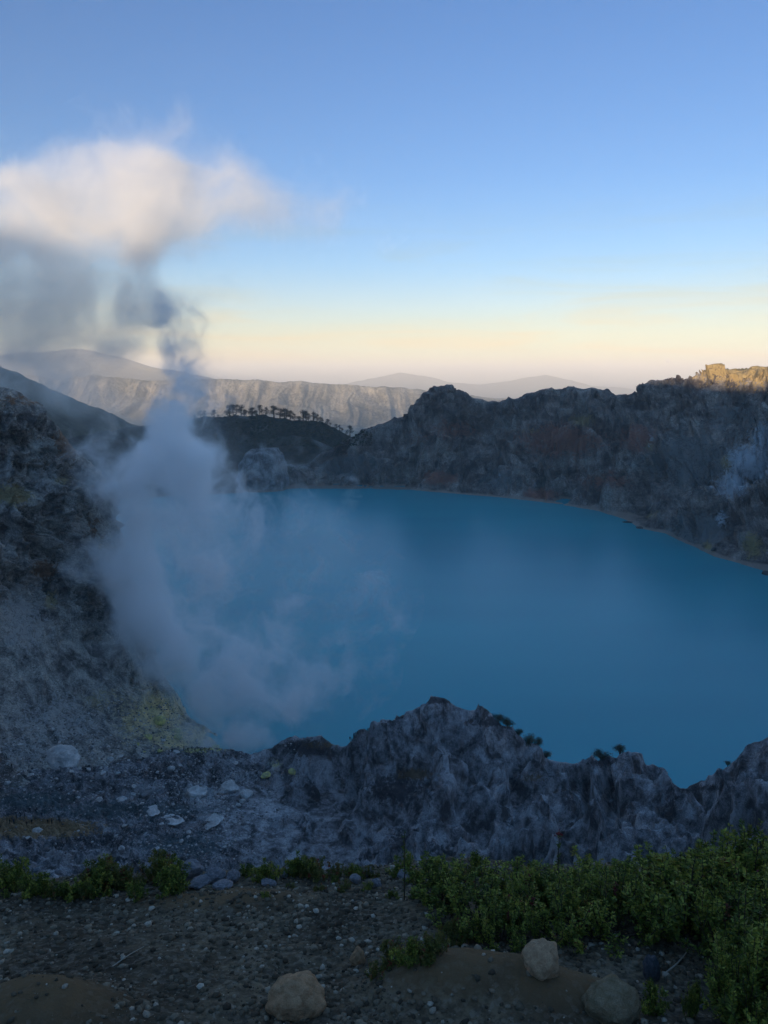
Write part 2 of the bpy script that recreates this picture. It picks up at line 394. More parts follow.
# -- the crater rim on the far side and right
def build_rim():
    shore = [(270, 487), (300, 487.5), (350, 487.5), (400, 489), (450, 493), (500, 497), (550, 503), (600, 511), (625, 520), (640, 528), (665, 533), (690, 545), (715, 556), (740, 563), (768, 573), (800, 590), (850, 620), (950, 700)]
    base = [(x,) + PZ(x, y, LZ) for x, y in shore]
    under = [(b[0], b[1] * 0.94, b[2] * 0.94, LZ - 30) for b in base]
    crest = [(270, 482, 1395), (290, 474, 1400), (300, 467, 1400), (320, 452, 1410), (340, 440, 1420), (362, 431, 1430), (384, 425, 1440), (404, 416, 1450), (420, 401, 1460), (436, 390, 1470), (447, 386, 1475), (458, 390, 1480), (470, 396, 1480), (490, 401, 1480),
             (510, 398, 1475), (530, 393, 1470), (548, 391, 1460), (562, 389, 1450), (580, 388, 1440), (594, 385, 1430), (606, 388, 1420), (616, 393, 1410), (628, 394, 1400), (640, 389, 1380), (652, 383, 1370), (668, 381, 1350), (684, 384, 1330), (694, 382, 1300), (703, 376, 1290), (718, 369, 1280), (735, 367, 1270), (768, 368, 1250), (850, 360, 1200), (950, 350, 1100)]
    cr = np.array(crest, float); sh = np.array([(b[0], b[2]) for b in base])
    def mid(frac, tz, wob):
        out = []
        for x in np.arange(270, 951, 8):
            yc = np.interp(x, cr[:, 0], cr[:, 2]); pc = np.interp(x, cr[:, 0], cr[:, 1]); ys = np.interp(x, sh[:, 0], sh[:, 1])
            zc = P(x, pc, yc)[2]
            Y = ys + (yc - ys) * frac + wob * math.sin(x / 23.0) * min(1, (x - 270) / 120); z = LZ + (zc - LZ) * tz
            out.append((x,) + PH(x, Y, z))
        return out
    rows = [under, base, mid(0.22, 0.22, 6), mid(0.5, 0.5, 18), mid(0.8, 0.74, 12), rowpx(crest), rowz([(x, Y + 130, P(x, y, Y)[2] - 50) for x, y, Y in crest]), rowz([(x, Y + 1500, -640) for x, y, Y in crest])]
    g, u, v = loft(270, 950, 1000, rows, [5, 60, 90, 90, 70, 25, 6])
    V = np.repeat(v[:, None], len(u), 1).ravel(); U = np.repeat(u[None], len(v), 0).ravel()
    def disp(p, n):
        a = sstep(0.9, 1.8, V) * (1 - 0.88 * sstep(4.3, 5, V)) * sstep(265, 330, U)
        big = fbm(p / 120.0, 2) * 40
        wv = fbm(p / 60.0, 3) * 40
        s = p[:, 0] * 0.8 - p[:, 1] * 0.6
        q = np.stack([(s + wv) / 62.0, p[:, 2] / 210.0, (p[:, 1]) / 300.0], 1)
        r = (ridged(q, 6, 0.6) - 1.1) * 38
        q2 = np.stack([(s + wv) / 15.0, p[:, 2] / 90.0, p[:, 1] / 90.0], 1)
        r2 = (ridged(q2, 3) - 1) * 4.0
        small = fbm(p / 16.0, 5, 0.55) * 3.2
        k = (big + r + r2) * a + small * (0.02 + 0.98 * a)
        d = n * k[:, None]
        top = sstep(4.4, 5.0, V) * (1 - sstep(5.4, 6, V))
        d[:, 2] += top * (ridged(p / 50.0, 4, 0.42) - 1.1) * 3.5
        return d
    m = rock_mat('rim_rock', (0.085, 0.068, 0.062), (0.245, 0.205, 0.18), (0.48, 0.42, 0.36), 42, strata=0.15, streak=0.3,
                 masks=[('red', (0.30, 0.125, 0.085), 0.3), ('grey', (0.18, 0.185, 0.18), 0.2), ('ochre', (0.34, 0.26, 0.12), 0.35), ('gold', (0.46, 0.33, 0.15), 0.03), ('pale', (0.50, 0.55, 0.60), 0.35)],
                 shore=(LZ, 4.5, (0.34, 0.27, 0.22)))
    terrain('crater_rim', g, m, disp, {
        'red': [(455, 430, 34, 14, .7), (560, 440, 55, 22, .9), (640, 440, 28, 20, .9), (610, 480, 40, 14, .7), (440, 478, 24, 9, 1), (540, 495, 22, 8, 1), (420, 440, 26, 18, .5)],
        'grey': [(345, 465, 45, 16, .9), (500, 480, 18, 16, .7), (690, 460, 60, 35, .9), (700, 530, 40, 20, .9), (740, 420, 60, 30, .6)],
        'ochre': [(583, 420, 16, 8, 1), (728, 462, 10, 10, 1), (752, 545, 14, 16, 1), (708, 548, 6, 8, 1), (650, 445, 8, 10, .7), (530, 430, 16, 4, .7), (652, 515, 12, 8, .6)],
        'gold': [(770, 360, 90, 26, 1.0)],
        'pale': [(752, 462, 28, 20, 1.25), (732, 484, 20, 16, 1.1), (770, 440, 24, 20, 1.1), (722, 520, 9, 12, .7), (608, 485, 6, 10, .5), (535, 485, 5, 10, .5), (500, 477, 7, 8, .5), (650, 438, 6, 14, .6)]})
build_rim()

# -- steep cliff and scree on the left
def build_cliff():
    crest = [(-330, 340, 300), (-200, 352, 350), (-100, 368, 385), (-40, 380, 398), (0, 388, 400), (14, 393, 404), (25, 402, 408), (38, 408, 414), (47, 416, 418), (60, 427, 424), (72, 443, 432), (84, 456, 440), (95, 474, 450), (103, 495, 460), (112, 520, 468), (122, 548, 470), (132, 580, 470), (143, 615, 462), (152, 645, 450), (165, 680, 430), (190, 715, 405), (230, 745, 380), (300, 775, 372)]
    cl1 = [(-330, 480, 250), (-100, 480, 350), (0, 475, 372), (40, 480, 392), (70, 500, 410), (95, 540, 430), (115, 590, 438), (132, 640, 432), (150, 680, 420), (180, 715, 398), (230, 750, 374), (300, 780, 362)]
    cl2 = [(-330, 590, 225), (-100, 590, 315), (0, 580, 345), (30, 585, 362), (60, 600, 378), (90, 625, 392), (110, 655, 396), (130, 685, 394), (150, 705, 388), (180, 728, 378), (230, 758, 360), (300, 790, 350)]
    tal = [(-330, 690, 200), (-100, 680, 290), (0, 665, 322), (40, 675, 330), (80, 695, 340), (110, 712, 345), (140, 727, 350), (170, 740, 352), (230, 765, 346), (300, 800, 335)]
    base = [(-330, 860, 180), (-100, 810, 240), (0, 785, 262), (60, 782, 275), (110, 778, 290), (150, 770, 305), (190, 768, 315), (230, 790, 318), (300, 820, 310)]
    def push(r, a): return [(x, y, Y + a * float(np.interp(x, [100, 230], [1, 0.3]))) for x, y, Y in r]
    base = push(base, 28); tal = push(tal, 18); cl2 = push(cl2, 12); cl1 = push(cl1, 6)
    under = rowz([(x, Y - 6, P(x, y, Y)[2] - 25) for x, y, Y in base])
    rows = [under, rowpx(base), rowpx(tal), rowpx(cl2), rowpx(cl1), rowpx(crest), rowz([(x, Y + 70, P(x, y, Y)[2] - 30) for x, y, Y in crest]), rowz([(x, Y + 500, -330) for x, y, Y in crest])]
    g, u, v = loft(-330, 300, 820, rows, [6, 120, 130, 150, 130, 30, 6])
    V = np.repeat(v[:, None], len(u), 1).ravel(); U = np.repeat(u[None], len(v), 0).ravel()
    def disp(p, n):
        cl = sstep(2.5, 3.2, V) * (1 - 0.85 * sstep(4.5, 5.0, V)) * (1 - sstep(90, 190, U) * 0.75)
        ta = (1 - cl) * sstep(0.8, 1.5, V) * (1 - sstep(5, 5.5, V))
        big = fbm(p / 55.0, 2) * 12
        wv = fbm(p / 30.0, 3) * 14
        s = p[:, 0] * 0.55 + p[:, 1] * 0.83
        q = np.stack([(s + wv) / 26.0, p[:, 2] / 55.0, p[:, 0] / 60.0], 1)
        r = (ridged(q, 6, 0.6) - 1.15) * 12
        blocky = (ridged(np.stack([s / 15., p[:, 2] / 20. + s / 40., p[:, 0] / 20.], 1), 5, 0.58) - 1) * 5.0
        strata = fbm(np.stack([p[:, 0] / 70, p[:, 1] / 70, p[:, 2] / 14.0], 1), 4) * 0.9
        q3 = np.stack([(s + wv * .4) / 15.0, p[:, 2] / 60.0, p[:, 0] / 80.0], 1)
        scree = (ridged(q3, 4, 0.5) - 1) * 2.0 + fbm(p / 4.0, 3) * 0.55 + fbm(p / 28.0, 3) * 2.4
        k = (big + r + blocky + strata) * cl + scree * ta + fbm(p / 3.0, 3) * 0.35
        return n * k[:, None]
    m = rock_mat('cliff_rock', (0.16, 0.153, 0.145), (0.42, 0.40, 0.36), (0.66, 0.63, 0.56), 17, strata=0.0, streak=0.6,
                 masks=[('brown', (0.24, 0.14, 0.085), 0.12), ('ochre', (0.42, 0.35, 0.19), 0.12), ('pale', (0.46, 0.455, 0.44), 0.2), ('sulphur', (0.84, 0.68, 0.36), 0.5)])
    terrain('crater_wall', g, m, disp, {
        'brown': [(68, 445, 16, 22, .8), (20, 400, 40, 10, .5), (45, 570, 20, 14, .7), (95, 530, 15, 22, .5)],
        'ochre': [(10, 495, 26, 12, .8), (55, 480, 26, 10, .5), (0, 620, 26, 30, .5), (50, 600, 10, 20, .6), (105, 545, 14, 10, .5), (95, 705, 30, 24, .5)],
        'pale': [(20, 620, 40, 50, .7), (45, 480, 20, 20, .6), (20, 750, 40, 22, .7), (60, 720, 80, 40, .6), (70, 520, 20, 40, .4)],
        'sulphur': [(160, 712, 34, 26, 1.15), (135, 722, 28, 34, .8), (185, 738, 46, 17, 1.1), (228, 748, 26, 9, .9), (118, 698, 24, 26, .5), (150, 690, 24, 20, .55)]})
build_cliff()

# -- broken crater floor and the fluted ash ridge in front of the lake
def build_floor():
    crest = [(-330, 800, 272), (0, 775, 300), (100, 768, 312), (150, 758, 322), (180, 751, 332), (200, 749, 333), (230, 752, 336), (250, 756, 340), (270, 749, 342), (285, 742, 342), (300, 739, 340), (330, 741, 338), (345, 742, 334), (356, 735, 328), (372, 729, 322), (388, 724, 316), (402, 717, 312), (420, 709, 306), (427, 706, 304), (431, 697, 302), (438, 698, 302), (450, 703, 302), (470, 710, 303), (485, 714, 305), (500, 722, 306), (515, 733, 308), (532, 743, 309), (548, 752, 310), (570, 756, 306), (592, 757, 300), (606, 757, 294), (616, 752, 288), (628, 750, 284), (642, 753, 282), (652, 763, 283), (662, 776, 286), (672, 784, 290), (690, 782, 292), (712, 779, 288), (724, 772, 280), (734, 761, 274), (745, 749, 270), (756, 743, 267), (768, 739, 265), (800, 725, 260), (860, 705, 250), (1000, 680, 235), (1150, 650, 215)]
    cr = np.array(crest, float)
    def below(dy, dY, ymax, extra=()):
        out = []
        for x in sorted(set(list(np.arange(-330, 1151, 12)) + [c[0] for c in crest])):
            y = np.interp(x, cr[:, 0], cr[:, 1]); Y = np.interp(x, cr[:, 0], cr[:, 2])
            yy = y + dy * (ymax - y); out.append((x, yy, Y - dY))
        return out
    b1 = below(0.22, 12, 885); b2 = below(0.45, 30, 885); b3 = below(0.66, 52, 885); b4 = below(1.0, 95, 885)
    bot = []
    rows = [rowz([(x, 8, -8.5 + 0 * x) for x in (-330, 384, 1150)]), rowz([(x, 45, -44) for x in (-330, 384, 1150)]), rowz([(x, 130, -112) for x in (-330, 384, 1150)]),
            rowpx(b4), rowpx(b3), rowpx(b2), rowpx(b1), rowpx(crest), rowz([(x, Y + 20, min(P(x, y, Y)[2] - 24, -186)) for x, y, Y in crest]), rowz([(x, Y + 60, -230) for x, y, Y in crest])]
    # widen the hidden near rows so that they pass under the camera side
    g, u, v = loft(-330, 1150, 1300, rows, [4, 8, 20, 90, 90, 90, 70, 30, 8])
    V = np.repeat(v[:, None], len(u), 1).ravel(); U = np.repeat(u[None], len(v), 0).ravel()
    def disp(p, n):
        k0 = sstep(2.2, 3.0, V)
        ridge = sstep(225, 300, U)                   # fluted ash on the right, broken lava on the left
        top = sstep(6.3, 7.0, V)
        end = 1 - sstep(7.6, 8.5, V)
        wv = fbm(p / 22.0, 3) * 12
        a = fbm(np.stack([p[:, 0] / 60, p[:, 1] / 60, p[:, 0] * 0], 1), 1)
        def fan(x0, y0): return 95.0 * (p[:, 0] - x0) / np.maximum(y0 - p[:, 1], 60)
        wf = sstep(560, 640, U)
        s = fan(18, 395) * (1 - wf) + fan(96, 385) * wf + a * 14
        q = np.stack([(s + wv) / 24.0, p[:, 1] / 60.0, p[:, 2] / 80.0], 1)
        r = (ridged(q, 5, 0.5) - 1.0) * 14.0
        q2 = np.stack([(s + wv) / 4.2, p[:, 1] / 22.0, p[:, 2] / 22.0], 1)
        r2 = (ridged(q2, 3, 0.5) - 1) * 0.8
        flute = (r + r2 + fbm(p / 45.0, 2) * 7 + (ridged(p / 30., 4, 0.5) - 1) * 5.0) * ridge
        qs = np.stack([p[:, 0] / 34.0 + p[:, 1] / 60., p[:, 1] / 7.0 - p[:, 0] / 30., p[:, 0] * 0], 1)
        lava = (ridged(qs + fbm(p / 18., 2)[:, None] * .6, 5, 0.6) - 1.0) * 4.2 + fbm(p / 5.0, 4) * 1.1
        lava *= (1 - ridge)
        k = (flute * (1 - (0.80 + 0.12 * np.exp(-((U - 445) / 45.0) ** 2)) * top) + lava * (1 - .5 * top)) * k0 * end + fbm(p / 2.6, 4, 0.6) * 0.35
        d = np.zeros_like(p); d[:, 2] = k * 0.9; d[:, 0] = n[:, 0] * k * .3
        lowest = LZ + 6 + 3 * np.sin(p[:, 0] / 17.0)
        d[:, 2] = np.where((V < 7.1) & (p[:, 1] > 20), np.maximum(d[:, 2], lowest - p[:, 2]), d[:, 2])
        return d
    m = rock_mat('ash_rock', (0.11, 0.107, 0.112), (0.34, 0.335, 0.345), (0.64, 0.635, 0.65), 9, streak=0.5,
                 masks=[('dark', (0.08, 0.075, 0.082), 0.15), ('brown', (0.2, 0.14, 0.085), 0.15), ('path', (0.40, 0.27, 0.14), 0.12), ('teal', (0.15, 0.19, 0.20), 0.1), ('pale', (0.68, 0.68, 0.69), 0.25), ('sulphur', (0.80, 0.74, 0.28), 0.3)])
    terrain('crater_floor', g, m, disp, {
        'dark': [(310, 748, 28, 9, .9), (395, 790, 45, 20, .7), (440, 700, 22, 5, .9), (500, 722, 40, 7, .8), (160, 775, 40, 10, .7), (600, 762, 18, 5, .8), (700, 788, 40, 6, .7), (440, 850, 40, 20, .5), (100, 840, 60, 14, .6), (570, 800, 14, 20, .5), (670, 800, 10, 20, .6), (400, 840, 20, 20, .6)],
        'brown': [(415, 774, 24, 7, .8), (536, 777, 20, 6, .6), (320, 745, 30, 5, .6)],
        'path': [(40, 828, 70, 11, 1.0), (0, 826, 60, 12, .9)],
        'teal': [(130, 810, 120, 12, .7), (30, 800, 60, 10, .8), (180, 845, 60, 16, .7)],
        'pale': [(200, 795, 30, 14, .8), (270, 810, 30, 20, .6), (240, 775, 40, 10, .6), (215, 820, 40, 10, .5), (330, 780, 40, 10, .5), (60, 850, 60, 6, .5)],
        'sulphur': [(200, 750, 34, 4, .7), (275, 765, 12, 8, .5), (300, 775, 8, 8, .3)]})
build_floor()

# -- lake
def build_lake():
    pts = []
    xs = np.linspace(-900, 1500, 60); ys = np.linspace(255, 1750, 60)
    g = np.stack(np.meshgrid(xs, ys), 2); g = np.concatenate([g, np.full(g.shape[:2] + (1,), LZ)], 2)
    b = NB('lake_water'); p = b.pos()
    w1 = b.noise(b.scalev(p, 1, 0.6, 1), 0.35, 4, 0.6); w2 = b.noise(p, 0.05, 3, 0.5)
    n1 = b.noise(b.scalev(p, 0.5, 1.6, 1), 0.004, 2, 0.5)
    col = b.ramp(n1, [(0.3, (0.010, 0.25, 0.315)), (0.7, (0.017, 0.315, 0.375))])
    m = b.surf(col, 0.27, b.math('ADD', w1, b.math('MULTIPLY', w2, 0.6)), 0.0, 0.5, 0.5, IOR=1.33)
    tag(mesh_np('lake', g.reshape(-1, 3), grid_faces(60, 60), m), kind='structure')
build_lake()

# -- the mountain behind the viewpoint, whose shade lies over the crater
def build_backhill():
    ang = np.linspace(R(-100), R(100), 401)          # around the sun's azimuth
    rad = np.array([3.0, 12, 60, 250, 600, 1000, 1400, 1600, 2200, 4000, 7000])
    g = np.empty((len(rad), len(ang), 3))
    for j, r_ in enumerate(rad):
        for i, a in enumerate(ang):
            az = SUN_AZ + a
            top = BACK(a)
            hgt = float(np.interp(r_, [3, 12, 60, 250, 600, 1000, 1400, 1600, 2200, 4000, 7000], [-1.9, -1.3, 1, .06 * top, .32 * top, .62 * top, .93 * top, top, .8 * top, -200, -660]))
            g[j, i] = (math.sin(az) * r_, math.cos(az) * r_, hgt)
    gg, _, _ = None, None, None
    from_rows = []
    def disp(p, n):
        rr = np.hypot(p[:, 0], p[:, 1]); d = np.zeros_like(p); d[:, 2] = fbm(p / 120.0, 5) * 5 * sstep(80, 900, rr); return d
    # refine radially
    rr = np.concatenate([np.linspace(rad[k], rad[k + 1], 10, endpoint=False) for k in range(len(rad) - 1)] + [[rad[-1]]])
    gf = np.empty((len(rr), len(ang), 3))
    for i in range(len(ang)):
        for c in range(3): gf[:, i, c] = np.interp(rr, rad, g[:, i, c])
    m = rock_mat('back_slope', (0.03, 0.032, 0.02), (0.05, 0.05, 0.035), (0.10, 0.085, 0.06), 60)
    terrain('mountainside', gf, m, disp, collide=False)
def BACK(a):
    d = math.degrees(a); w = max(0.0, 1 - abs(d - 16.0) / 3.5)
    return w * 14 * (0.6 + 0.4 * math.sin(d * 5.0)) + float(np.interp(math.degrees(a), [-100, -60, -35, -15, -6, 0, 1.0, 2.4, 8, 10.5, 12, 13.5, 15, 18, 24, 45, 60, 100], [60, 150, 195, 208, 212, 211, 213, 224, 230, 221, 213, 212, 218, 230, 236, 235, 170, 60]))
build_backhill()

# ------------------------------------------------------------------ haze and steam
def vol_mat(name):
    m, t = newmat(name); return m, t
def box(name, lo, hi):
    v = [(x, y, z) for z in (lo[2], hi[2]) for y in (lo[1], hi[1]) for x in (lo[0], hi[0])]
    f = [(0, 2, 3, 1), (4, 5, 7, 6), (0, 1, 5, 4), (2, 6, 7, 3), (0, 4, 6, 2), (1, 3, 7, 5)]
    return mesh_np(name, v, f, smooth=False)
HAZE = True; STEAM = True
if HAZE:
    hz = box('haze', (-61000, -61000, -760), (61000, 61000, 545))
    m, t = vol_mat('air'); o = t.nodes.new('ShaderNodeOutputMaterial'); pv = t.nodes.new('ShaderNodeVolumePrincipled')
    pv.inputs['Color'].default_value = (0.99, 0.95, 0.90, 1); pv.inputs['Density'].default_value = 7.5e-5; pv.inputs['Anisotropy'].default_value = -0.10
    t.links.new(pv.outputs[0], o.inputs['Volume']); hz.data.materials.append(m); tag(hz, kind='stuff')

def steam(name, puffs, dens, nscale, lo, hi, albedo, step, warp, power=1.25):
    """one closed body of vapour: its skin is the union of soft lobes, its density falls from each lobe's heart to the skin"""
    L = []
    for px, py, Y, rx, ry, w in puffs:
        c = P(px, py, Y); k = Y / F
        L.append((np.array(c), np.array([rx * k, (rx + ry) * 0.5 * k, ry * k]), w))
    import bmesh
    bm = bmesh.new()
    for c, r, w in L:
        mtx = Matrix.Translation(Vector(c)) @ Matrix.Diagonal((*(r * 1.12), 1))
        bmesh.ops.create_icosphere(bm, subdivisions=3, radius=1.0, matrix=mtx)
    me = bpy.data.meshes.new(name); bm.to_mesh(me); bm.free()
    tmp = bpy.data.objects.new('tmp', me); C.objects.link(tmp)
    md = tmp.modifiers.new('r', 'REMESH'); md.mode = 'VOXEL'; md.voxel_size = 5.0
    dg = bpy.context.evaluated_depsgraph_get(); dg.update()
    me2 = bpy.data.meshes.new_from_object(tmp.evaluated_get(dg)); me2.name = name
    bpy.data.objects.remove(tmp)
    me2.materials.clear()
    o = bpy.data.objects.new(name, me2); C.objects.link(o)
    b = NB(name + '_vapour'); t = b.t; p = b.pos()
    nz = b.n('ShaderNodeTexNoise', ins={'Vector': p, 'Scale': nscale * 0.55, 'Detail': 3, 'Roughness': 0.6})
    off = b.n('ShaderNodeVectorMath', operation='MULTIPLY_ADD', ins={0: nz.outputs['Color'], 1: (warp,) * 3, 2: (-warp / 2,) * 3}).outputs[0]
    q = b.n('ShaderNodeVectorMath', operation='ADD', ins={0: p, 1: off}).outputs[0]
    tot = None
    for c, r, w in L:
        mp = b.n('ShaderNodeMapping', vector_type='TEXTURE', ins={'Vector': q, 'Location': tuple(c), 'Scale': tuple(r)}).outputs[0]
        ln = b.n('ShaderNodeVectorMath', operation='LENGTH', ins={0: mp}).outputs['Value']
        k = b.n('ShaderNodeMapRange', interpolation_type='SMOOTHSTEP', ins={0: ln, 1: 1.0, 2: 0.1, 3: 0.0, 4: w}).outputs[0]
        tot = k if tot is None else b.math('ADD', tot, k)
    n2 = b.noise(q, nscale, 6, 0.62, 0.5)
    tc = b.math('MINIMUM', b.math('MULTIPLY', tot, power), 1.0)
    e = b.math('ADD', tc, b.math('MULTIPLY', b.math('SUBTRACT', n2, 0.5), lo))
    e = b.math('SUBTRACT', e, hi, clamp=True)
    wisp = b.math('MULTIPLY', b.math('MULTIPLY', tot, tot), 0.13)
    d = b.math('MULTIPLY', b.math('ADD', b.math('MULTIPLY', e, e), wisp), dens)
    pv = b.n('ShaderNodeVolumePrincipled', ins={'Color': albedo, 'Density': d, 'Anisotropy': 0.0})
    b.n('ShaderNodeOutputMaterial', ins={'Volume': pv.outputs[0]})
    me2.materials.append(b.m)
    try: b.m.cycles.volume_step_rate = step
    except Exception: pass
    tag(o, kind='stuff')
    return o
if STEAM:
    steam('steam', [
        (120, 640, 380, 50, 60, .30), (95, 560, 390, 44, 60, .30), (330, 600, 400, 90, 70, .16), (280, 500, 430, 80, 60, .15),
        (172, 728, 372, 36, 26, .55), (200, 742, 366, 36, 18, .7), (238, 738, 362, 32, 24, .85), (264, 736, 360, 28, 18, .7),
        (205, 695, 378, 56, 48, .75), (262, 695, 374, 58, 46, .7), (312, 690, 370, 58, 46, .5), (352, 672, 366, 50, 44, .32),
        (172, 650, 388, 54, 64, .75), (240, 645, 384, 60, 60, .55), (295, 645, 380, 58, 54, .34),
        (148, 606, 396, 46, 66, 1.0), (205, 580, 396, 60, 70, .5), (128, 505, 402, 46, 56, .8), (134, 560, 402, 46, 66, .9), (190, 520, 402, 56, 66, .6), (245, 540, 404, 60, 76, .28),
        (150, 465, 406, 48, 60, .9), (188, 455, 408, 46, 54, .75), (222, 460, 408, 44, 64, .45), (108, 470, 400, 50, 60, .45), (162, 424, 408, 30, 44, .6),
        (196, 405, 412, 44, 52, .42), (178, 385, 414, 38, 44, .45), (186, 352, 420, 40, 44, .38), (170, 320, 426, 40, 40, .32)],
        0.21, 0.045, 3.6, 0.25, (0.995, 0.995, 0.998, 1), 0.35, 38)
    steam('smoke', [
        (186, 345, 426, 40, 36, .42), (168, 304, 432, 58, 42, .85), (148, 256, 436, 32, 50, .6), (214, 294, 432, 38, 30, .4),
        (10, 288, 450, 110, 74, .72), (88, 305, 448, 86, 66, .66), (-80, 300, 450, 100, 90, .75), (140, 322, 444, 60, 50, .5), (30, 345, 440, 110, 50, .75), (110, 352, 436, 80, 40, .5), (-60, 385, 520, 110, 60, .9), (50, 395, 520, 100, 50, .75), (130, 420, 520, 60, 40, .5),
        (0, 218, 456, 110, 66, .9), (70, 212, 456, 106, 66, .85), (130, 205, 456, 90, 68, .8), (-90, 220, 460, 120, 80, .9), (100, 262, 450, 94, 60, .7),
        (152, 160, 460, 90, 54, .6), (215, 186, 462, 100, 58, .55), (285, 200, 466, 90, 50, .36), (70, 170, 458, 90, 46, .6), (190, 232, 460, 90, 54, .45), (345, 212, 470, 66, 40, .2)],
        0.040, 0.026, 3.8, 0.24, (0.995, 0.975, 0.945, 1), 0.35, 34)
# ------------------------------------------------------------------ the ledge under the viewpoint
def lipY(x): return 2.95 + 0.10 * np.sin(x * 1.7 + 0.6) + 0.05 * np.sin(x * 5.1)
def ground_h(x, y):
    l = lipY(x)
    z = -1.65 - 0.35 * (y - 1.5)
    over = np.maximum(y - l, 0)
    z = z - 0.75 * over ** 1.25 / (0.35 + over ** 0.25) - 0.15 * over
    z = np.where(y < 0, -1.125 + (-y) * 0.10 - 0.20 * (1 - np.exp(y / 1.0)), z)
    return z
MOUNDS = [(455, 985, 0.22, 0.13, 0.12), (30, 1018, 0.24, 0.14, 0.09), (555, 1000, 0.17, 0.12, 0.09), (215, 900, 0.3, 0.1, 0.03)]
gxs = np.unique(np.concatenate([np.linspace(-9, -2.3, 60), np.linspace(-2.3, 2.3, 420), np.linspace(2.3, 9, 60)]))
gys = np.unique(np.concatenate([np.linspace(-6, 1.1, 90), np.linspace(1.1, 3.4, 260), np.linspace(3.4, 9, 60)]))
gx, gy = np.meshgrid(gxs, gys)
gp = np.stack([gx.ravel(), gy.ravel(), ground_h(gx, gy).ravel()], 1)
soil = np.zeros(len(gp)); MC = []
for mx, my, rx, ry, h in MOUNDS:
    d_ = rayd(mx, my); k_ = 0
    yy = 1.125 / (-d_[2] / d_[1] - 0.35)
    xx = d_[0] / d_[1] * yy
    e = np.exp(-(((gp[:, 0] - xx) / rx) ** 2 + ((gp[:, 1] - yy) / ry) ** 2) ** 1.3)
    gp[:, 2] += h * e; soil = np.maximum(soil, np.minimum(1, e * 1.4)); MC.append((xx, yy, rx, ry, h))
gp[:, 2] += fbm(gp / 0.55, 4) * 0.030 + fbm(gp / 0.06, 3) * 0.006 * (1 - 0.5 * soil)
def ground_mat():
    b = NB('gritty_soil'); p = b.pos()
    n1 = b.noise(p, 2.2, 6, 0.6, 0.5); n2 = b.noise(p, 38, 6, 0.7); n3 = b.noise(p, 160, 4, 0.7)
    vo = b.n('ShaderNodeTexVoronoi', ins={'Vector': p, 'Scale': 70.0}).outputs['Color']
    col = b.ramp(n1, [(0.4, (0.060, 0.046, 0.030)), (0.5, (0.125, 0.10, 0.066)), (0.6, (0.20, 0.16, 0.105))])
    sp = b.ramp(b.n('ShaderNodeSeparateColor', ins={0: vo}).outputs[0], [(0.5, 0.0), (0.95, 0.55)])
    col = b.mix(sp, col, (0.24, 0.215, 0.175))
    col = b.mix(b.ramp(n2, [(0.42, 0.0), (0.62, 0.75)]), col, (0.04, 0.034, 0.026))
    col = b.mix(b.math('MULTIPLY', b.attr('soil'), b.ramp(n2, [(0.3, 0.5), (0.6, 0.95)])), col, (0.155, 0.10, 0.052))
    h = b.math('ADD', n2, b.math('MULTIPLY', n3, 0.4))
    return b.surf(col, 0.95, h, 0.9, 0.012, 0.15)
gfaces = grid_faces(len(gxs), len(gys))
tag(mesh_np('path', gp, gfaces, ground_mat(), attrs={'soil': soil}), kind='structure')
gbvh = BVHTree.FromPolygons([tuple(v) for v in gp.tolist()], [tuple(f) for f in gfaces.tolist()])
tv = []; tf = []; off = 0
for pts, f in terrain_objs:
    tv.append(pts); tf.append(f + off); off += len(pts)
tv = np.concatenate(tv); tf = np.concatenate(tf)
tbvh = BVHTree.FromPolygons(tv.tolist(), tf.tolist())
def hit(px, py, near=False):
    d = Vector(rayd(px, py)).normalized()
    r = (gbvh if near else tbvh).ray_cast(Vector((0, 0, 0)) + (d * 0 if near else d * 60), d)
    if r[0] is None: return None
    return r[0], r[1], (r[0].y * math.cos(PITCH) - r[0].z * math.sin(PITCH)) / F    # point, normal, metres per picture unit
def hit_near(px, py):
    for k in range(60):
        h = hit(px, py + k, True)
        if h is not None and h[0].y < 3.3: return h
    return None
def down(x, y, near=False):
    r = (gbvh if near else tbvh).ray_cast(Vector((x, y, 500)), Vector((0, 0, -1)))
    return r[0]

# ------------------------------------------------------------------ rocks
def ico(sub):
    import bmesh
    bm = bmesh.new(); bmesh.ops.create_icosphere(bm, subdivisions=sub, radius=1.0)
    v = np.array([x.co[:] for x in bm.verts]); f = np.array([[q.index for q in x.verts] for x in bm.faces]); bm.free()
    return v, f
def rock_shape(sub, seed, cuts=9, rough=0.12, flat=0.75, sharp=1.0):
    r = np.random.default_rng(seed); v, f = ico(sub)
    v = v * (1 + fbm(v * 1.1 + seed * 3.1, 2)[:, None] * 0.28)
    for k in range(cuts):
        n = r.normal(size=3); n /= np.linalg.norm(n); d = r.uniform(0.62, 0.92)
        t = v @ n - d; v = v - np.outer(np.maximum(t, 0) * 0.92 * sharp, n)
    nn = v / np.linalg.norm(v, axis=1)[:, None]
    v = v + nn * (fbm(v * 3.5 + seed, 4) * rough)[:, None]
    v[:, 2] *= flat
    return v, f
def stone_mat(name, c1, c2, scale=6.0, bump=0.02):
    b = NB(name); p = b.pos()
    n1 = b.noise(p, scale, 8, 0.65, 0.4); n2 = b.noise(p, scale * 9, 5, 0.7)
    col = b.ramp(n1, [(0.38, c1), (0.6, c2)])
    col = b.mix(b.ramp(n2, [(0.42, 0.0), (0.7, 0.6)]), col, tuple(x * 0.45 for x in c1))
    return b.surf(col, 0.9, b.math('ADD', n1, b.math('MULTIPLY', n2, 0.35)), 0.7, bump, 0.2)
M_pale = stone_mat('pale_boulder', (0.42, 0.41, 0.40), (0.74, 0.73, 0.71), 0.9, 0.3)
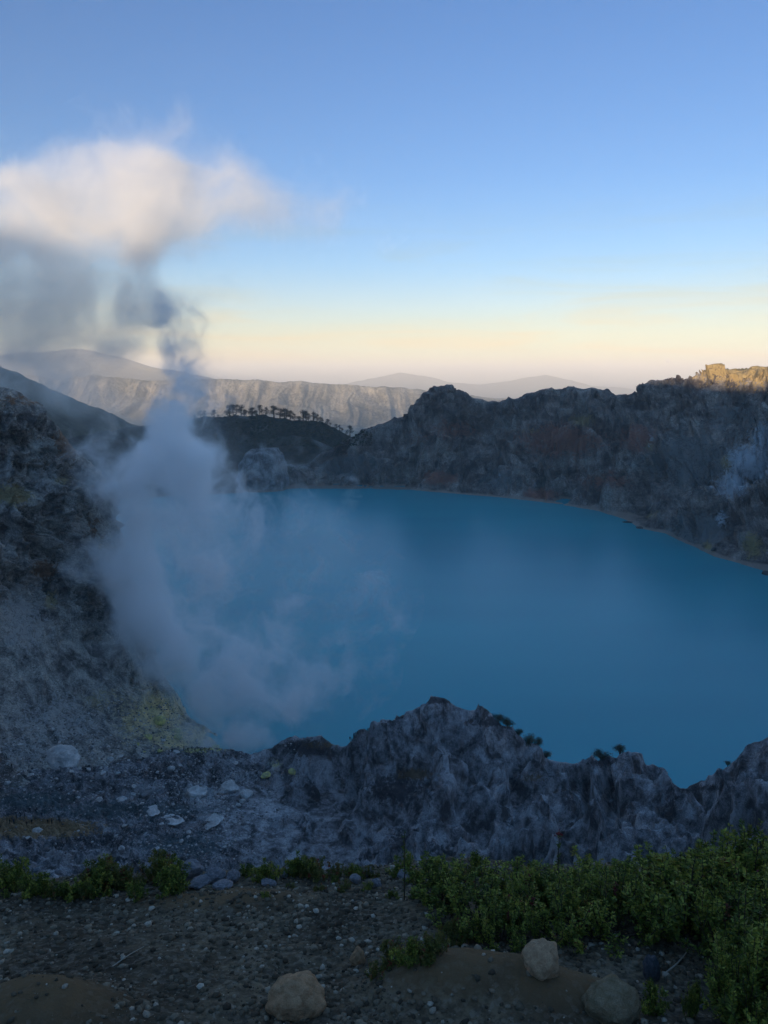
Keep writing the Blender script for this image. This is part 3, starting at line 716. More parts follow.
M_greyb = stone_mat('grey_boulder', (0.17, 0.165, 0.17), (0.33, 0.32, 0.32), 0.9, 0.3)
M_sulph = stone_mat('sulphur_crusted_boulder', (0.42, 0.40, 0.24), (0.80, 0.72, 0.24), 0.9, 0.3)
M_darkb = stone_mat('dark_boulder', (0.045, 0.04, 0.04), (0.10, 0.09, 0.085), 0.9, 0.3)
protos = {}
for mk, m in (('pale', M_pale), ('grey', M_greyb), ('sulphur', M_sulph), ('dark', M_darkb)):
    for k in range(5):
        v, f = rock_shape(3, 20 + k, 10, 0.10, 0.8)
        me = bpy.data.meshes.new('boulder'); me.from_pydata(v.tolist(), [], f.tolist()); me.materials.append(m)
        protos[mk, k] = me
def boulder(px, py, wpx, kind='pale', aspect=0.8, sink=0.3, label=None, group=None, name='boulder', depthf=1.0, rot=None):
    h = hit(px, py)
    if h is None: return None
    o = bpy.data.objects.new(name, protos[kind, rng.randrange(5)]); C.objects.link(o)
    r = wpx * h[2] * 0.5
    o.scale = (r, r * depthf, r * aspect)
    o.rotation_euler = (rng.uniform(-.3, .3), rng.uniform(-.3, .3), rng.uniform(0, 6.3)) if rot is None else rot
    o.location = h[0] + Vector((0, 0, r * aspect * (0.5 - sink)))
    tag(o, label, 'boulder', group)
    return o
# named ones
for px, py, w, kd, asp, lab in [
    (63, 762, 34, 'pale', 0.75, 'large pinkish grey boulder at the foot of the left cliff'),
    (197, 794, 22, 'pale', 0.9, 'big pale boulder standing left of its twin on the crater floor'),
    (228, 790, 22, 'pale', 0.8, 'big pale split boulder right of its twin on the crater floor'),
    (246, 796, 15, 'pale', 0.8, 'pale block leaning at the right foot of the split boulder'),
    (150, 812, 20, 'pale', 0.3, 'flat pale slab lying left of the two big pale boulders'),
    (172, 820, 22, 'pale', 0.22, 'flat pale slab in the dark hollow below the big pale boulders'),
    (212, 822, 24, 'pale', 0.2, 'long low pale slab at the foot of the fluted ash slope'),
    (38, 832, 10, 'pale', 0.8, 'white rounded boulder just below the hikers on the brown path'),
    (28, 838, 6, 'pale', 0.8, 'small pale boulder left of the white rounded boulder below the path'),
    (146, 795, 12, 'grey', 0.8, 'grey boulder beside the dark brown mound on the crater floor'),
    (122, 800, 10, 'pale', 0.8, 'pale boulder left of the dark brown mound on the crater floor'),
    (266, 776, 10, 'sulphur', 0.8, 'yellowish boulder below the brown bank by the lake'),
    (292, 772, 9, 'sulphur', 0.8, 'small yellow stained boulder right of the yellowish one by the lake bank'),
    (160, 722, 13, 'sulphur', 0.9, 'bright yellow sulphur block in the steam at the vents'),
    (178, 738, 9, 'sulphur', 0.9, 'yellow sulphur block below the bright vent mound'),
    (148, 738, 9, 'sulphur', 1.0, 'yellow stained block at the left edge of the vents'),
    (215, 747, 9, 'sulphur', 0.7, 'yellow crusted rock behind the miners at the vents'),
    (228, 748, 6, 'dark', 0.9, 'dark rock at the right end of the sulphur vents'),
    (282, 744, 8, 'grey', 0.6, 'grey rock on top of the brown bank by the lake')]:
    boulder(px, py, w, kd, asp, label=lab)
cnt = 0
while cnt < 230:
    px = rng.uniform(-5, 245); py = rng.uniform(700, 850)
    line = 745 + (px - 20) * 0.02
    if py < 705 + max(0, (90 - px)) * 0.45 or (py > 800 and px < 110): continue
    if py < 735 and rng.random() < 0.65: continue
    sz = 2.2 + 5.5 * rng.random() ** 2.5
    syl = px > 130 and px < 235 and py < 752
    kd = 'sulphur' if syl and rng.random() < 0.75 else ('pale' if rng.random() < 0.65 else 'grey')
    if syl: lab, gr = 'small block stained yellow with sulphur among the steaming vents', 'sulphur stained blocks at the vents'
    elif px < 130: lab, gr = 'pale angular boulder in the rubble apron at the foot of the left cliff', 'boulders of the rubble apron'
    else: lab, gr = 'pale grey boulder strewn over the broken crater floor below the vents', 'boulders strewn on the crater floor'
    if boulder(px, py, sz, kd, rng.uniform(0.6, 1.0), label=lab, group=gr): cnt += 1
boulder(49, 417, 12, 'dark', 1.6, 0.2, 'brown rock pinnacle standing on the edge of the left cliff', name='rock_pinnacle', rot=(0.05, -0.12, 0.4))
for px, py, w, asp, lab in [(628, 523, 14, 0.35, 'low dark rock shelf at the foot of the right crater wall'), (640, 528, 8, 0.4, 'small dark rock beside the low shelf on the far shore'), (766, 577, 14, 0.9, 'dark rock in the lake at the right edge of the photo'), (714, 550, 7, .7, 'dark stone at the waterline below the ochre patch')]:
    boulder(px, py, w, 'dark', asp, label=lab)

def scatter(name, n, region, size, mat, sub=1, seed=3, dens=None, near=False, sink=0.2, flat=0.7):
    r = np.random.default_rng(seed); bases = [rock_shape(sub, 60 + k, 4, 0.12, flat) for k in range(6)]
    V = []; Fc = []; off = 0; T = []
    got = 0; tries = 0
    while got < n and tries < n * 6:
        tries += 1
        if near:
            x = r.uniform(region[0], region[1]); y = r.uniform(region[2], region[3])
            if dens is not None and r.random() > dens(x, y): continue
            loc = down(x, y, True)
            if loc is None: continue
            k = 1.0
        else:
            px = r.uniform(region[0], region[1]); py = r.uniform(region[2], region[3])
            if dens is not None and r.random() > dens(px, py): continue
            h = hit(px, py)
            if h is None: continue
            loc = h[0]; k = h[2]
        s_ = (size[0] + (size[1] - size[0]) * r.random() ** 3.2) * k * 0.5
        v, f = bases[r.integers(6)]
        a = r.uniform(0, 6.28); ca, sa = math.cos(a), math.sin(a)
        q = v * (s_ * r.uniform(.7, 1.2), s_ * r.uniform(.7, 1.2), s_ * r.uniform(.6, 1.1))
        q = np.stack([q[:, 0] * ca - q[:, 1] * sa, q[:, 0] * sa + q[:, 1] * ca, q[:, 2]], 1) + np.array(loc) + (0, 0, s_ * (0.35 - sink))
        V.append(q); Fc.append(f + off); off += len(q); T.append(np.full(len(q), r.random())); got += 1
    o = mesh_np(name, np.concatenate(V), np.concatenate(Fc), mat, smooth=False, attrs={'tone': np.concatenate(T)})
    tag(o, kind='stuff'); return o
def tone_mat(name, stops, rough=0.92, scale=200, bump=0.002):
    b = NB(name); p = b.pos(); n = b.noise(p, scale, 4, 0.6)
    col = b.ramp(b.attr('tone'), stops)
    col = b.mix(b.ramp(n, [(0.4, 0.0), (0.65, 0.5)]), col, b.mix(1.0, col, (0.4, 0.4, 0.4), 'MULTIPLY'))
    return b.surf(col, rough, n, 0.5, bump, 0.2)
scatter('rubble', 7000, (-15, 300, 690, 868), (0.8, 3.4), tone_mat('rubble_rock', [(0, (0.14, 0.135, 0.14)), (0.5, (0.34, 0.335, 0.33)), (1, (0.66, 0.65, 0.63))], scale=1.0, bump=0.2), 1, 5,
        lambda x, y: (1.0 if y > 700 + max(0, 90 - x) * 0.5 else 0.25) * (0.25 if (y > 800 and x < 120) else 1) * (0.3 if x > 255 else 1))

# gravel and stones of the ledge
ST = tone_mat('gravel_stone', [(0, (0.045, 0.036, 0.025)), (0.6, (0.13, 0.105, 0.072)), (0.92, (0.24, 0.20, 0.145)), (1, (0.44, 0.40, 0.33))])
def on_mound(x, y): return any(((x - a) / rx) ** 2 + ((y - b) / ry) ** 2 < 1.0 and h > .05 for a, b, rx, ry, h in MC)
scatter('gravel', 34000, (-2.6, 2.8, 1.35, 3.15), (0.004, 0.030), ST, 1, 11, lambda x, y: (0.12 if on_mound(x, y) else 1) * (0.35 + 0.65 * (0.5 + 0.5 * math.sin(x * 3.1 + y * 5) * math.cos(y * 4 - x))), near=True)
def near_stone(px, py, w, h_, c1, c2, label, seed, cat='stone', cuts=7, sharp=0.6, sink=0.22, depthf=0.8, rot=0.0):
    hh = hit_near(px, py + h_ * 0.35)
    v, f = rock_shape(5 if w > 20 else 4, seed, cuts, 0.05, 1.0, sharp)
    me = bpy.data.meshes.new('stone'); me.from_pydata(v.tolist(), [], f.tolist())
    me.polygons.foreach_set('use_smooth', [True] * len(f))
    me.materials.append(stone_mat('stone_surface', c1, c2, 2.6, 0.05))
    o = bpy.data.objects.new('stone', me); C.objects.link(o)
    r = w * 0.5 * hh[2]; o.scale = (r, r * depthf, h_ * 0.5 * hh[2]); o.rotation_euler = (rng.uniform(-.12, .12), rot, rng.uniform(-.4, .4))
    o.location = hh[0] + Vector((0, r * depthf * 0.4, h_ * 0.5 * hh[2] * (1 - sink * 2)))
    return tag(o, label, cat)
TAN, TAN2 = (0.36, 0.22, 0.12), (0.56, 0.37, 0.22)
near_stone(296, 1000, 58, 46, TAN, TAN2, 'large rounded tan stone on the path near the bottom edge', 31, sharp=0.35)
near_stone(543, 961, 40, 42, (0.42, 0.27, 0.16), (0.62, 0.43, 0.27), 'pale tan stone resting on the brown soil mound', 32, sharp=0.75)
near_stone(614, 1006, 56, 46, (0.22, 0.165, 0.09), (0.32, 0.26, 0.17), 'grey brown stone cut by the bottom edge right of the soil mound', 34, sharp=0.7)
near_stone(357, 958, 15, 20, TAN, TAN2, 'small upright tan pebble right of the large rounded stone', 35)
near_stone(651, 968, 18, 30, (0.07, 0.075, 0.085), (0.14, 0.15, 0.17), 'dark bluish upright stone in the shade under the shrubs', 36)
near_stone(702, 1004, 12, 9, (0.16, 0.16, 0.17), (0.26, 0.26, 0.27), 'little whitish stone at lower right beneath the leafy shrub', 37)
PW, PW2 = (0.20, 0.20, 0.22), (0.36, 0.36, 0.39)
for i, (px, py, w, h_, lab) in enumerate([
    (161, 872, 40, 13, 'long flat whitish rock leaning at the left end of the pale rock row'),
    (190, 872, 24, 16, 'whitish rock in the pale row just right of the long flat one'),
    (214, 876, 22, 17, 'blocky whitish rock in the middle of the pale row'),
    (232, 878, 14, 13, 'small whitish rock at the right end of the pale row'),
    (199, 884, 24, 9, 'low whitish rock in front of the pale row'),
    (222, 887, 20, 8, 'flat pale rock half buried in front of the blocky one'),
    (180, 889, 14, 7, 'small pale rock below the long flat whitish one'),
    (284, 875, 8, 9, 'tiny white stone in the low plants right of the pale row'),
    (268, 884, 16, 6, 'flat grey stone at the lip of the path below the low plants'),
    (356, 880, 13, 9, 'pale stone on the lip at the left end of the small dark heap'),
    (369, 873, 12, 9, 'pale stone topping the small heap on the lip'),
    (376, 884, 11, 10, 'grey stone at the right end of the small heap on the lip'),
    (403, 876, 16, 9, 'whitish stone among plants right of the small heap'),
    (12, 857, 15, 17, 'pale upright rock among the plants at the left edge')]):
    near_stone(px, py, w, h_, PW, PW2, lab, 40 + i, sharp=0.9, sink=0.15)

# ------------------------------------------------------------------ plants
def leaf_mat(name, stops, trans=0.25):
    b = NB(name); p = b.pos()
    rnd = b.n('ShaderNodeObjectInfo').outputs['Random']
    tn = b.math('ADD', b.attr('tone'), b.math('MULTIPLY', b.math('SUBTRACT', rnd, 0.5), 0.22)) if trans > 0.2 else b.attr('tone')
    col = b.ramp(tn, stops)
    pr = b.n('ShaderNodeBsdfPrincipled', ins={'Base Color': col, 'Roughness': 0.55, 'Specular IOR Level': 0.3})
    tr = b.n('ShaderNodeBsdfTranslucent', ins={'Color': col})
    mx = b.n('ShaderNodeMixShader', ins={0: trans, 1: pr.outputs[0], 2: tr.outputs[0]})
    b.n('ShaderNodeOutputMaterial', ins={'Surface': mx.outputs[0]})
    return b.m
LEAF = leaf_mat('heath_leaf', [(0.0, (0.025, 0.04, 0.010)), (0.5, (0.12, 0.155, 0.026)), (0.85, (0.34, 0.36, 0.06)), (0.985, (0.27, 0.20, 0.05)), (1.0, (0.17, 0.03, 0.03))])
LEAF2 = leaf_mat('olive_leaf', [(0.0, (0.05, 0.06, 0.02)), (0.5, (0.12, 0.135, 0.03)), (0.85, (0.21, 0.18, 0.05)), (0.95, (0.20, 0.07, 0.035)), (1.0, (0.24, 0.05, 0.03))])
PINE = leaf_mat('pine_needles', [(0.0, (0.018, 0.026, 0.012)), (1.0, (0.045, 0.055, 0.025))], 0.1)
bw = NB('woody_stem'); STEM = bw.surf((0.06, 0.042, 0.028, 1), 0.9)
PALEW = NB('bare_twig').surf((0.30, 0.27, 0.22, 1), 0.9)
def tube(path, rads, sides=5):
    path = np.asarray(path, float); n = len(path); V = []
    t = np.gradient(path, axis=0); t /= np.maximum(np.linalg.norm(t, axis=1), 1e-9)[:, None]
    up = np.array([0.3, 0.2, 1.0]) if abs(t[0][2]) < 0.8 else np.array([1.0, 0.2, 0.1])
    for k in range(n):
        a = np.cross(t[k], up); a /= np.linalg.norm(a); b = np.cross(t[k], a)
        for j in range(sides):
            w = 2 * math.pi * j / sides; V.append(path[k] + rads[k] * (math.cos(w) * a + math.sin(w) * b))
    Fc = [(k * sides + j, k * sides + (j + 1) % sides, (k + 1) * sides + (j + 1) % sides, (k + 1) * sides + j) for k in range(n - 1) for j in range(sides)]
    return np.array(V), np.array(Fc)
def join(parts):
    V = []; Fc = []; off = 0
    for v, f in parts: V.append(v); Fc.append(f + off); off += len(v)
    return np.concatenate(V), np.concatenate(Fc)
def leaves(cen, direc, size, r, up=None, ratio=0.42):
    """diamond leaves, slightly folded: each a pair of quads would double the cost, so one quad with lifted tips"""
    n = len(cen); d = direc / np.linalg.norm(direc, axis=1)[:, None]
    rv = r.normal(size=(n, 3)); s_ = np.cross(d, rv); s_ /= np.maximum(np.linalg.norm(s_, axis=1), 1e-6)[:, None]
    nn = np.cross(d, s_); L = size[:, None]
    a = cen; b = cen + d * L * 0.5 + s_ * L * ratio * 0.5 + nn * L * 0.08; c = cen + d * L - nn * L * 0.05; e = cen + d * L * 0.5 - s_ * L * ratio * 0.5 + nn * L * 0.08
    V = np.stack([a, b, c, e], 1).reshape(-1, 3); Fc = np.arange(n * 4).reshape(n, 4)
    return V, Fc
def shrub_proto(seed, height=1.0, spread=0.55, stems=26, per=70, leaf=0.045, mat=LEAF, upright=0.7, side=4):
    """unit-high shrub: leafy upright sprigs rising from one base; scaled when placed"""
    r = np.random.default_rng(seed); tubes = []; cen = []; dr = []; sz = []; tone = []
    for s_ in range(stems):
        az = r.uniform(0, 6.283); rad = spread * math.sqrt(r.random()); hh = height * (1 - 0.45 * (rad / spread) ** 2) * r.uniform(0.72, 1.05)
        b = np.array([math.cos(az) * rad * 0.25, math.sin(az) * rad * 0.25, -0.04]); e = np.array([math.cos(az) * rad, math.sin(az) * rad, hh])
        m = (b + e) / 2 + np.array([math.cos(az), math.sin(az), 0]) * rad * 0.22 - (0, 0, 0.05)
        def bez(t): return (1 - t) ** 2 * b + 2 * t * (1 - t) * m + t * t * e
        pts = np.array([bez(t) for t in np.linspace(0, 1, 7)]) + r.normal(size=(7, 3)) * 0.012
        tubes.append(tube(pts, np.linspace(0.012, 0.004, 7), 4))
        st = r.random() * 0.35
        branches = [(pts, 1.0, per)]
        for q in range(side):
            k = r.integers(2, 6); a2 = r.uniform(0, 6.28); ln = r.uniform(0.12, 0.26) * height
            e2 = pts[k] + np.array([math.cos(a2) * 0.6, math.sin(a2) * 0.6, 1.0]) * ln
            mid = (pts[k] + e2) / 2 + np.array([math.cos(a2), math.sin(a2), -0.2]) * ln * 0.25
            pp = np.array([pts[k], mid, e2]); tubes.append(tube(pp, [0.006, 0.004, 0.003], 3)); branches.append((pp, 1.0, per // 2))
        for pp, w, nl in branches:
            t = np.sort(r.random(nl)) ** 0.75; idx = t * (len(pp) - 1); i = np.minimum(idx.astype(int), len(pp) - 2); fr = (idx - i)[:, None]
            c = pp[i] * (1 - fr) + pp[i + 1] * fr; ax = pp[i + 1] - pp[i]; ax /= np.linalg.norm(ax, axis=1)[:, None]
            o_ = r.normal(size=(nl, 3)); o_ -= (o_ * ax).sum(1)[:, None] * ax; o_ /= np.linalg.norm(o_, axis=1)[:, None]
            keep = (c[:, 2] > 0.08) | (r.random(nl) < 0.3)
            cen.append(c[keep]); dr.append((o_ * 0.9 + ax * upright)[keep]); sz.append((leaf * r.uniform(0.6, 1.25, nl) * (1 - 0.35 * t))[keep])
            tone.append(np.clip(st + 0.45 * r.random(nl) + 0.25 * t, 0, 0.92)[keep])
        if r.random() < 0.07: tone[-1][:] = r.uniform(0.95, 1.0)          # the odd red sprig
    v, f = leaves(np.concatenate(cen), np.concatenate(dr), np.concatenate(sz), r)
    return v, f, np.repeat(np.concatenate(tone), 4), join([(a, b) for a, b in tubes if b.shape[1] == 4])
def shrub_thing(name, cat, *a, **k):
    v, f, t, (tv_, tf_) = shrub_proto(*a, **k)
    e = empty(name)
    mesh_np('foliage', v, f, k.get('mat', LEAF), e, smooth=False, attrs={'tone': t})
    mesh_np('stem', tv_, tf_, STEM, e)
    e['category'] = cat
    return e
SP = [shrub_thing('shrub', 'shrub', 101, stems=19, per=58, leaf=0.082, upright=0.35, side=6), shrub_thing('shrub', 'shrub', 102, stems=22, per=54, leaf=0.07, spread=0.75, upright=0.35, side=6),
      shrub_thing('shrub', 'shrub', 103, stems=20, per=80, leaf=0.07, spread=0.42, upright=0.4, side=6), shrub_thing('low_plant', 'plant', 104, stems=22, per=44, leaf=0.15, upright=0.3, spread=0.95, mat=LEAF2, side=2),
      shrub_thing('low_plant', 'plant', 105, stems=18, per=40, leaf=0.16, upright=0.3, spread=0.8, side=2)]
used = set()
def plant(k, px, py, top, label, group=None, sx=1.0):
    h = hit_near(px, py)
    if h is None: return
    top += rng.uniform(-10, 22) if k < 3 else 0
    o = SP[k] if k not in used else copy_tree(SP[k]); used.add(k)
    ht = (py - top) * h[2] / math.cos(PITCH)
    o.location = h[0] - Vector((0, 0, 0.01)); o.scale = (ht * sx, ht * sx, ht); o.rotation_euler = (0, 0, rng.uniform(0, 6.28))
    o['label'] = label
    if group: o['group'] = group
RG = 'leafy shrubs of the dense thicket on the right'
for k, px, py, top, sx, lab in [
    (0, 440, 903, 850, 1.2, 'green shrub at the left tip of the right thicket'),
    (1, 478, 925, 862, 1.2, 'spreading green shrub behind the left end of the soil mound'),
    (0, 512, 915, 848, 1.1, 'bright green shrub just left of the sprig with the red tip'),
    (1, 500, 945, 885, 1.0, 'low shrub crowding the back of the brown soil mound'),
    (2, 548, 910, 840, 1.3, 'upright shrub below the red tipped sprig'),
    (1, 560, 935, 862, 1.1, 'shrub standing behind the pale tan stone'),
    (0, 590, 912, 842, 1.2, 'bushy green shrub on the crest of the thicket'),
    (1, 612, 935, 868, 1.1, 'shrub behind the grey brown stone'),
    (2, 628, 905, 838, 1.3, 'yellow green shrub on the crest where the red leaves show'),
    (0, 655, 920, 850, 1.2, 'shrub in the middle of the thicket above the bluish stone'),
    (1, 684, 935, 858, 1.1, 'dark leafy shrub between the bluish stone and the thicket edge'),
    (2, 690, 900, 828, 1.2, 'tall thin shrub rising against the ash slope on the right'),
    (0, 722, 930, 845, 1.0, 'green shrub behind the drooping leafy branch'),
    (2, 735, 905, 812, 1.0, 'tallest flat topped shrub near the right edge'),
    (2, 758, 900, 800, 0.8, 'tall shrub with a bushy head beside the right edge'),
    (0, 765, 950, 860, 1.0, 'large green shrub against the right edge halfway down'),
    (1, 745, 975, 880, 0.8, 'dense small leaved shrub at right above the corner'),
    (0, 775, 1010, 900, 0.9, 'big bright leaved shrub cut by the right edge low down'),
    (2, 742, 1030, 930, 0.8, 'shrub rising out of the lower right corner'),
    (1, 790, 1040, 925, 1.0, 'shrub filling the lower right corner of the photo'),
    (4, 735, 1022, 985, 1.0, 'small leafy plant at the foot of the corner shrubs'),
    (4, 652, 1012, 975, 0.6, 'little yellowish sprout right of the grey brown stone'),
    (2, 690, 1018, 975, 0.4, 'thin single sprout in the dark soil at lower right')]:
    plant(k, px, py, top, lab, RG if k < 3 else None, sx)
FG = 'low plants along the lip of the path'
spots = []
ORD = 'first second third fourth fifth sixth seventh eighth ninth tenth eleventh twelfth thirteenth fourteenth fifteenth sixteenth seventeenth eighteenth nineteenth twentieth twenty-first twenty-second twenty-third twenty-fourth twenty-fifth twenty-sixth twenty-seventh twenty-eighth twenty-ninth thirtieth'.split()
seen = {}
for px in range(-15, 175, 9): spots.append((px + rng.uniform(-4, 4), rng.uniform(882, 906) - (8 if px > 120 else 0), rng.uniform(17, 38), 'left'))
for px in range(175, 480, 12): spots.append((px + rng.uniform(-5, 5), rng.uniform(874, 884), rng.uniform(9, 26), 'mid'))
for px in range(378, 480, 15): spots.append((px + rng.uniform(-5, 5), 975 - (px - 378) * 0.45 + rng.uniform(-6, 6), rng.uniform(20, 32), 'slope'))
for px in range(0, 480, 26): spots.append((px + rng.uniform(-9, 9), rng.uniform(886, 900), rng.uniform(8, 14), 'sprig'))
LAB = {'left': '%s low green plant from the left in the plant mat at left', 'mid': '%s low plant from the left on the thin fringe along the middle of the lip',
       'slope': '%s small plant from the left in the row creeping down beside the soil mound', 'sprig': '%s tiny sprig from the left in the gravel just inside the lip'}
for px, py, hh, kd in sorted(spots):
    if rng.random() < 0.04: continue
    if kd == 'mid' and 185 < px < 240: continue
    if kd == 'sprig' and 140 < px < 260: continue
    plant(rng.choice([3, 4]) if kd != 'left' else rng.choice([3, 4, 4, 1]), px, py, py - hh, LAB[kd] % ORD[seen.get(kd, 0)], 'low plants along the lip of the path', 0.75); seen[kd] = seen.get(kd, 0) + 1
for px, py, lab in [(100, 850, 'reddish leafy plant standing out of the left plant mat'), (172, 860, 'reddish plant behind the long flat whitish rock')]:
    plant(4, px, py + 34, py, lab, None, 0.7)
# red tipped sprig
def sprig(px, py, top, label, red=True, lean=0.0):
    h = hit_near(px, py); e = empty('sprig', h[0]); ht = (py - top) * h[2]
    r = np.random.default_rng(int(px)); pts = np.array([(lean * ht * t * t, 0, ht * t) for t in np.linspace(0, 1, 8)]) + r.normal(size=(8, 3)) * 0.002
    v, f = tube(pts, np.linspace(0.003, 0.0012, 8), 5); mesh_np('stem', v, f, STEM, e)
    n = 50; t = r.random(n) ** 0.8; c = np.stack([np.interp(t, np.linspace(0, 1, 8), pts[:, k]) for k in range(3)], 1); d = r.normal(size=(n, 3)); d[:, 2] = np.abs(d[:, 2]) + .3
    v, f = leaves(c, d, np.full(n, 0.016), r); mesh_np('foliage', v, f, LEAF, e, smooth=False, attrs={'tone': np.full(len(v), 0.4)})
    if red:
        n = 26; c = pts[-1] + r.normal(size=(n, 3)) * 0.006; d = r.normal(size=(n, 3)); d[:, 2] += 0.5
        v, f = leaves(c, d, np.full(n, 0.012), r); mesh_np('flower', v, f, LEAF, e, smooth=False, attrs={'tone': np.full(len(v), 1.0)})
    tag(e, label, 'plant')
sprig(556, 905, 826, 'single sprig with a red tip sticking up above the thicket')
sprig(762, 905, 838, 'red tipped sprig at the right edge of the thicket')
sprig(576, 935, 900, 'drooping red leaved sprig in the shade behind the tan stone', lean=0.3)
sprig(404, 900, 826, 'thin bare sprig rising above the lip left of the thicket', red=False)
# leafy branch lying towards the lower right, and bare twigs
def lay(name, pxs, r0, r1, mat, label, cat, lift=0.0, leafy=False):
    pts = []
    for px, py, up in pxs:
        h = hit_near(px, py); pts.append(np.array(h[0]) + (0, 0, up + lift))
    pts = np.array(pts); tt = np.linspace(0, len(pts) - 1, len(pts) * 5); pp = np.stack([np.interp(tt, range(len(pts)), pts[:, k]) for k in range(3)], 1)
    for _ in range(3): pp[1:-1] = (pp[:-2] + pp[1:-1] * 2 + pp[2:]) / 4
    o0 = pp[0].copy(); e = empty(name, o0); pp = pp - o0
    v, f = tube(pp, np.linspace(r0, r1, len(pp)), 6); mesh_np('stem', v, f, mat, e)
    if leafy:
        r = np.random.default_rng(5); n = 700; t = r.random(n) ** 1.2 * (len(pp) - 1); c = np.stack([np.interp(t, range(len(pp)), pp[:, k]) for k in range(3)], 1) + r.normal(size=(n, 3)) * 0.006
        d = r.normal(size=(n, 3)); d[:, 2] = np.abs(d[:, 2])
        v, f = leaves(c, d, r.uniform(.010, .02, n), r); mesh_np('foliage', v, f, LEAF, e, smooth=False, attrs={'tone': np.repeat(r.uniform(0.1, 0.7, n), 4)})
    tag(e, label, cat)
lay('branch', [(758, 1000, .03), (738, 992, .05), (715, 975, .05), (690, 962, .05), (668, 950, .05), (652, 940, .06)], 0.007, 0.003, STEM, 'leafy branch hanging low across the dark soil at lower right', 'branch', leafy=True)
lay('twig', [(664, 975, .004), (676, 968, .012), (686, 958, .02), (690, 950, .03)], 0.003, 0.0012, PALEW, 'pale forked twig lying under the leafy branch', 'twig')
lay('twig', [(112, 968, .004), (128, 957, .006), (144, 948, .006)], 0.0022, 0.001, PALEW, 'thin pale twig lying on the gravel at left', 'twig')

# ------------------------------------------------------------------ trees on the wooded hill
def pine(seed):
    r = np.random.default_rng(seed); e = empty('pine_tree'); e['category'] = 'tree'
    H_ = 1.0; lean = r.normal(size=2) * 0.04
    pts = np.array([(lean[0] * t * t, lean[1] * t * t, H_ * t * 0.92) for t in np.linspace(0, 1, 6)])
    parts = [tube(pts, np.linspace(0.05, 0.022, 6), 6)]; cen = []; 
    for k in range(12):
        z = r.uniform(0.18, 0.92); a = r.uniform(0, 6.28); ln = r.uniform(0.14, 0.32) * (1.25 - z)* 1.6
        b = np.array([np.interp(z, pts[:, 2], pts[:, 0]), np.interp(z, pts[:, 2], pts[:, 1]), z]); en = b + np.array([math.cos(a), math.sin(a), 0.35]) * ln
        parts.append(tube([b, (b + en) / 2 + (0, 0, -.01), en], [0.02, 0.015, 0.01], 4))
        for q in range(2): cen.append(en * (1 - q * 0.35) + b * q * 0.35)
    cen.append(pts[-1]); v, f = join(parts); mesh_np('trunk', v, f, STEM, e)
    C_ = []; 
    for c in cen: C_.append(c + r.normal(size=(46, 3)) * (0.075, 0.075, 0.055))
    C_ = np.concatenate(C_); v, f = leaves(C_, r.normal(size=(len(C_), 3)), r.uniform(0.03, 0.06, len(C_)), r, ratio=0.6)
    mesh_np('crown', v, f, PINE, e, smooth=False, attrs={'tone': np.repeat(r.random(len(C_)), 4)})
    return e
PT = [pine(300 + k) for k in range(5)]
hill_b = None
clumps = [('misty clump behind the steam', [186, 191, 195, 199, 204, 210, 214, 217], 7, 417), ('dense left clump', [226, 229, 233, 236, 240, 244, 247, 250, 253, 256, 259, 263, 266], 9.5, 417),
          ('middle clump', [274, 279, 283, 286, 290, 294, 298, 302, 306, 309, 312, 316], 9.5, 421), ('row down its right shoulder', [320, 323, 327, 330, 335, 339, 342, 346, 349], 8.5, 428)]
first = set()
def crest_point(px, y0):
    last = None
    for py in np.arange(y0 - 14, y0 + 26, 0.4):
        h = hit(px, py)
        if h is not None and h[0].y < 2000: return h
    return None
for cname, xs, hp, y0 in clumps:
    for n_, px in enumerate(xs):
        for q in range(1):
            h = crest_point(px + rng.uniform(-1.4, 1.4), y0)
            if h is None: continue
            k = rng.randrange(5); o = PT[k] if k not in first else copy_tree(PT[k]); first.add(k)
            s_ = hp * h[2] * rng.choice([0.55, 0.75, 0.95, 1.1, 1.25]) * rng.uniform(0.9, 1.1)
            o.location = h[0] + Vector((0, 4, -1.5)); w_ = rng.uniform(0.8, 1.35); o.scale = (s_ * w_, s_ * w_, s_); o.rotation_euler = (rng.uniform(-.1, .1), rng.uniform(-.12, .12), rng.uniform(0, 6.28))
            o['label'] = '%s pine from left in the %s on the wooded hill' % (ORD[n_], cname)
            o['group'] = 'pines along the crest of the wooded hill'
for k in range(70):
    px = rng.uniform(190, 345); py = np.interp(px, [190, 235, 290, 345], [422, 420, 425, 440]) + abs(rng.gauss(0, 11)) + 3
    h = hit(px, py)
    if h is None or h[0].y < 1500 or h[0].y > 1760: continue
    o = copy_tree(PT[rng.randrange(5)]); s_ = rng.uniform(4, 7) * h[2]
    o.location = h[0] - Vector((0, 0, 1)); o.scale = (s_ * 1.3, s_ * 1.3, s_ * 0.8); o.rotation_euler = (0, 0, rng.uniform(0, 6.28))
    o['label'] = 'small dark pine scattered down the shaded face of the wooded hill'; o['group'] = 'small pines on the face of the wooded hill'

scatter('undergrowth', 5200, (150, 372, 408, 486), (0.7, 4.2), tone_mat('undergrowth_leaf', [(0, (0.012, 0.018, 0.008)), (0.6, (0.03, 0.038, 0.016)), (1, (0.06, 0.055, 0.028))], scale=0.6, bump=0.3), 1, 21,
        lambda x, y: 1.0 if (y < 470 and not (x > 232 and y > 446) and (x < 330 or y < 452)) else 0.0)
